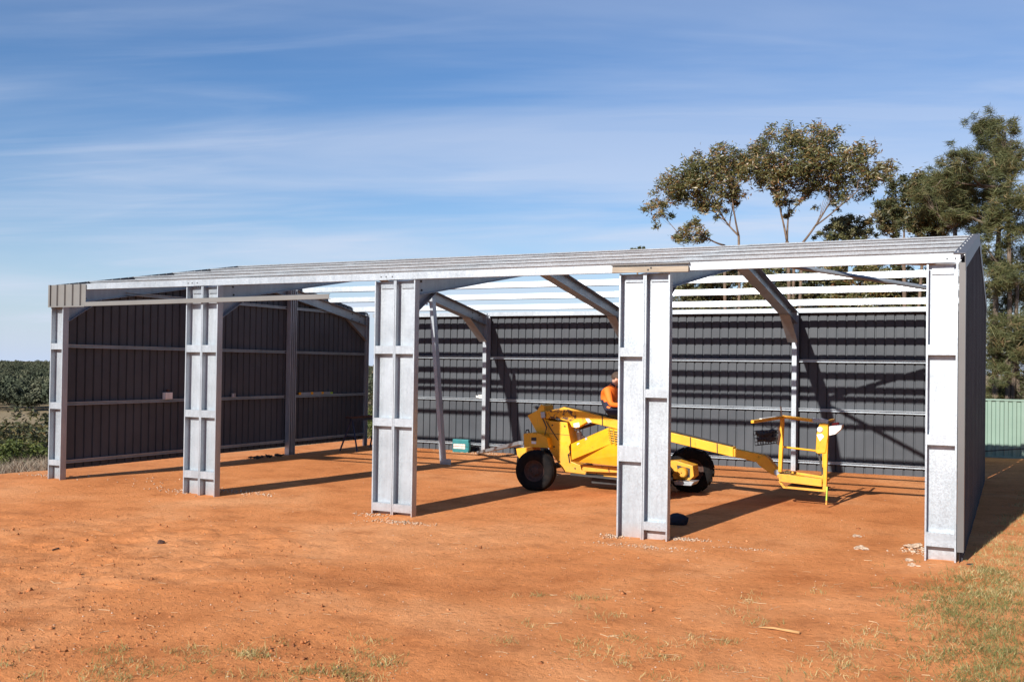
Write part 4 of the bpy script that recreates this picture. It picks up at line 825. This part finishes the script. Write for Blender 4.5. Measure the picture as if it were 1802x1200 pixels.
# ------------------------------------------------------------------ ground litter
def grass():
    pts = []; green = []
    def tuft(px, py, gr): q = onZ(px, py, .0); pts.append((q.x+random.gauss(0,.02), q.y+random.gauss(0,.02), 0)); green.append(gr)
    for _ in range(430):                                         # right verge: greener mat
        tuft(1802-abs(random.gauss(0,95)), random.uniform(1005,1215), random.uniform(.1,.45))
    for _ in range(620):
        px = random.uniform(1690,1860); py = random.uniform(860,1060)
        if px > 1700+ (1000-py)*.75 if py < 1000 else px > 1660: tuft(px, py, random.uniform(.4,.95))
    for _ in range(170): tuft(random.gauss(1690,50), random.gauss(1065,28), random.uniform(.05,.45))
    cl = [(random.uniform(1000,1780), random.uniform(1040,1205)) for _ in range(42)]
    for a, b in cl:
        for _ in range(random.randint(2,6)): tuft(a+random.gauss(0,22), b+random.gauss(0,5), random.uniform(.3,.9))
    cl = [(random.uniform(0,700), random.uniform(1150,1205)) for _ in range(36)]+[(498,1132),(20,1155),(205,1150),(400,1145),(450,1150),(655,1135),(620,1150)]
    for a, b in cl:
        for _ in range(random.randint(2,5)): tuft(a+random.gauss(0,14), b+random.gauss(0,4), random.uniform(.15,.8))
    for a, b in ((940,1047),(935,1105),(895,1133),(1040,1050),(1010,1052),(1060,1085),(1110,1120)):
        for _ in range(4): tuft(a+random.gauss(0,14), b+random.gauss(0,3), random.uniform(.3,.85))
    for _ in range(700):                                         # verge running back along the end wall and out of frame
        x = random.uniform(16.3,21); y = random.uniform(-6,9)
        if x > 15.9+max(0,y)*.06: pts.append((x,y,0)); green.append(random.uniform(.2,.9))
    n_each = 15; me, v = strands('grass', pts, .08, n_each, GRASSM, '', '', .055, .0024, .8)
    g = np.repeat(np.repeat(np.array(green), n_each)+rng.normal(0,.16,len(green)*n_each), 2); shade_attr(me, np.clip(g,0,1))
    o = bpy.data.objects.new('grass', me); col.objects.link(o); tag(o, 'sparse dry and green grass tufts on the red soil', 'grass', kind='stuff')
grass()
def straw():
    m = MB()
    for _ in range(230):
        if random.random() < .65: px, py = random.uniform(980,1802), random.uniform(985,1200)
        else: px, py = random.uniform(0,980), random.uniform(930,1200)
        q = onZ(px, py, 0); a = random.uniform(0, math.pi); l = random.uniform(.03,.13); p = Vector((q.x,q.y,0)); d = Vector((math.cos(a),math.sin(a),0))*l/2; k = Vector((-d.y,d.x,0))*random.uniform(-.5,.5)
        f = lambda w: Vector((w.x,w.y,gz(w.x,w.y)+.006)); w_ = .0017 if random.random() < .85 else .0035
        m.tube([f(p-d), f(p+k), f(p+d)], w_, 4)
    tag(m.build('straw', simple('straw', (.50,.34,.19), .9, 0, .25, 9)), 'scattered pale straw and twig bits on the red soil', 'straw', kind='stuff')
straw()
def gravel():
    spots = [(onZ(a,b,0), n, sx, sy, big) for a, b, n, sx, sy, big in ((95,842,60,.35,.12,.03),(320,866,70,.28,.10,.03),(430,866,150,.35,.12,.03),(655,902,60,.16,.08,.03),(705,915,160,.28,.09,.028),(1078,938,70,.10,.08,.035),(1130,957,150,.30,.08,.025),(1205,945,170,.20,.07,.03),(1320,965,60,.25,.05,.02),(1625,975,110,.12,.10,.035),(850,798,160,.5,.12,.035),(920,960,30,.8,.25,.02),(250,850,30,.6,.4,.03))]
    P = []; S = []
    for q, n, sx, sy, b in spots:
        for _ in range(n): P.append((q.x+random.gauss(0,sx), q.y+random.gauss(0,sy))); S.append(b*random.uniform(.25,.75))
    for _ in range(900):
        q = onZ(random.uniform(0,1802), random.uniform(815,1200), 0); P.append((q.x,q.y)); S.append(random.uniform(.004,.011))
    P = np.array(P); S = np.array(S); n = len(P); z = ground(P[:,0],P[:,1]); base = np.array([(1,0,0),(-1,0,0),(0,1,0),(0,-1,0),(0,0,1),(0,0,-1)],float)
    V = base[None]*(S[:,None,None]*rng.uniform(.55,1.15,(n,6,1))); a = rng.uniform(0,6.28,n); cs_, sn = np.cos(a)[:,None], np.sin(a)[:,None]; V = np.stack([V[:,:,0]*cs_-V[:,:,1]*sn, V[:,:,0]*sn+V[:,:,1]*cs_, V[:,:,2]*.7],2)+rng.normal(size=(n,6,3))*S[:,None,None]*.18
    V += np.stack([P[:,0],P[:,1],z+S*.35],1)[:,None,:]; f = np.array([(0,2,4),(2,1,4),(1,3,4),(3,0,4),(2,0,5),(1,2,5),(3,1,5),(0,3,5)]); F = (np.arange(n)[:,None,None]*6+f[None]).reshape(-1,3)
    me = np_mesh('gravel', V.reshape(-1,3), F, 3, PEB); shade_attr(me, np.repeat(rng.beta(2,2,n),8)); o = bpy.data.objects.new('gravel', me); col.objects.link(o); tag(o, 'pale concrete crumbs and pebbles around the column feet', 'gravel', kind='stuff')
gravel()
def clods():
    n = 2600; P = []
    while len(P) < n:
        if random.random() < .75: a, b = random.uniform(0,620), random.uniform(905,1200)
        else: a, b = random.uniform(0,1802), random.uniform(900,1200)
        if random.random() < .25+.75*(vnoise(np.array(a*.012), np.array(b*.03), 31) > -.02): q = onZ(a, b, 0); P.append((q.x,q.y))
    P = np.array(P); S = rng.gamma(2.0, .0027, n)+.002; z = ground(P[:,0],P[:,1]); base = np.array([(1,0,0),(-1,0,0),(0,1,0),(0,-1,0),(0,0,1),(0,0,-1)],float)
    V = base[None]*(S[:,None,None]*rng.uniform(.5,1.2,(n,6,1))); V += rng.normal(size=(n,6,3))*S[:,None,None]*.3; V += np.stack([P[:,0],P[:,1],z+S*.25],1)[:,None,:]
    f = np.array([(0,2,4),(2,1,4),(1,3,4),(3,0,4),(2,0,5),(1,2,5),(3,1,5),(0,3,5)]); F = (np.arange(n)[:,None,None]*6+f[None]).reshape(-1,3)
    me = np_mesh('soil_crumbs', V.reshape(-1,3), F, 3, attr_mat('soil_crumb', [(0,(.20,.075,.032)),(.6,(.42,.165,.065)),(1,(.52,.24,.11))], .95, .1)); shade_attr(me, np.repeat(rng.beta(2,2,n),8)); o = bpy.data.objects.new('soil_crumbs', me); col.objects.link(o); tag(o, 'loose crumbs of red soil, thickest on the front left ground', 'soil crumbs', kind='stuff')
clods()
for i, (px, py, r, lab) in enumerate(((1612,968,.11,'large pale concrete lump at the foot of the right end column'),(1600,990,.045,'small flat concrete chip left of the right end column foot'),(1515,968,.075,'flat concrete crumb lying alone left of the right end column'),(1508,945,.05,'thin pale crumb farther left of the right end column'),(1707,998,.03,'dark grey stone right of the right end column foot'),(1607,999,.05,'flat pale chip in front of the right end column'))):
    q = onZ(px, py, 0); o = lump('concrete_lump', (0,0,0), (r*.95,r*.7,r*.4), STONE if i != 4 else DARK, 40+i, 4, .9); o.location = (q.x,q.y,gz(q.x,q.y)+r*.12); tag(o, lab, 'stone')
q = onZ(1335,1107,0); q2 = onZ(1407,1117,0); st = MB(); fz = lambda p, h: Vector((p.x,p.y,gz(p.x,p.y)+h))
st.tube([fz(q,.012), fz(q.lerp(q2,.35),.018), fz(q.lerp(q2,.75),.02), fz(q2,.018)], [.005,.009,.012,.014], 9); tag(st.build('stick', simple('bare_branch_wood', (.42,.23,.09), .8, 0, .3, 9), smooth=True), 'pale bare stick lying on the red soil at front right', 'stick')
q = onZ(283,958,0); o = lump('soil_clod', (0,0,0), (.05,.04,.035), RUST, 71, 2, .5); o.location = (q.x,q.y,gz(q.x,q.y)+.012); tag(o, 'dark soil clod standing alone on the front left soil', 'clod')
q = onZ(92,969,0); o = MB().bar(fz(q,.012), fz(onZ(104,967,0),.016), .016, .014).build('charred_stick', DARK); tag(o, 'short charred stick on the soil at far left', 'stick')
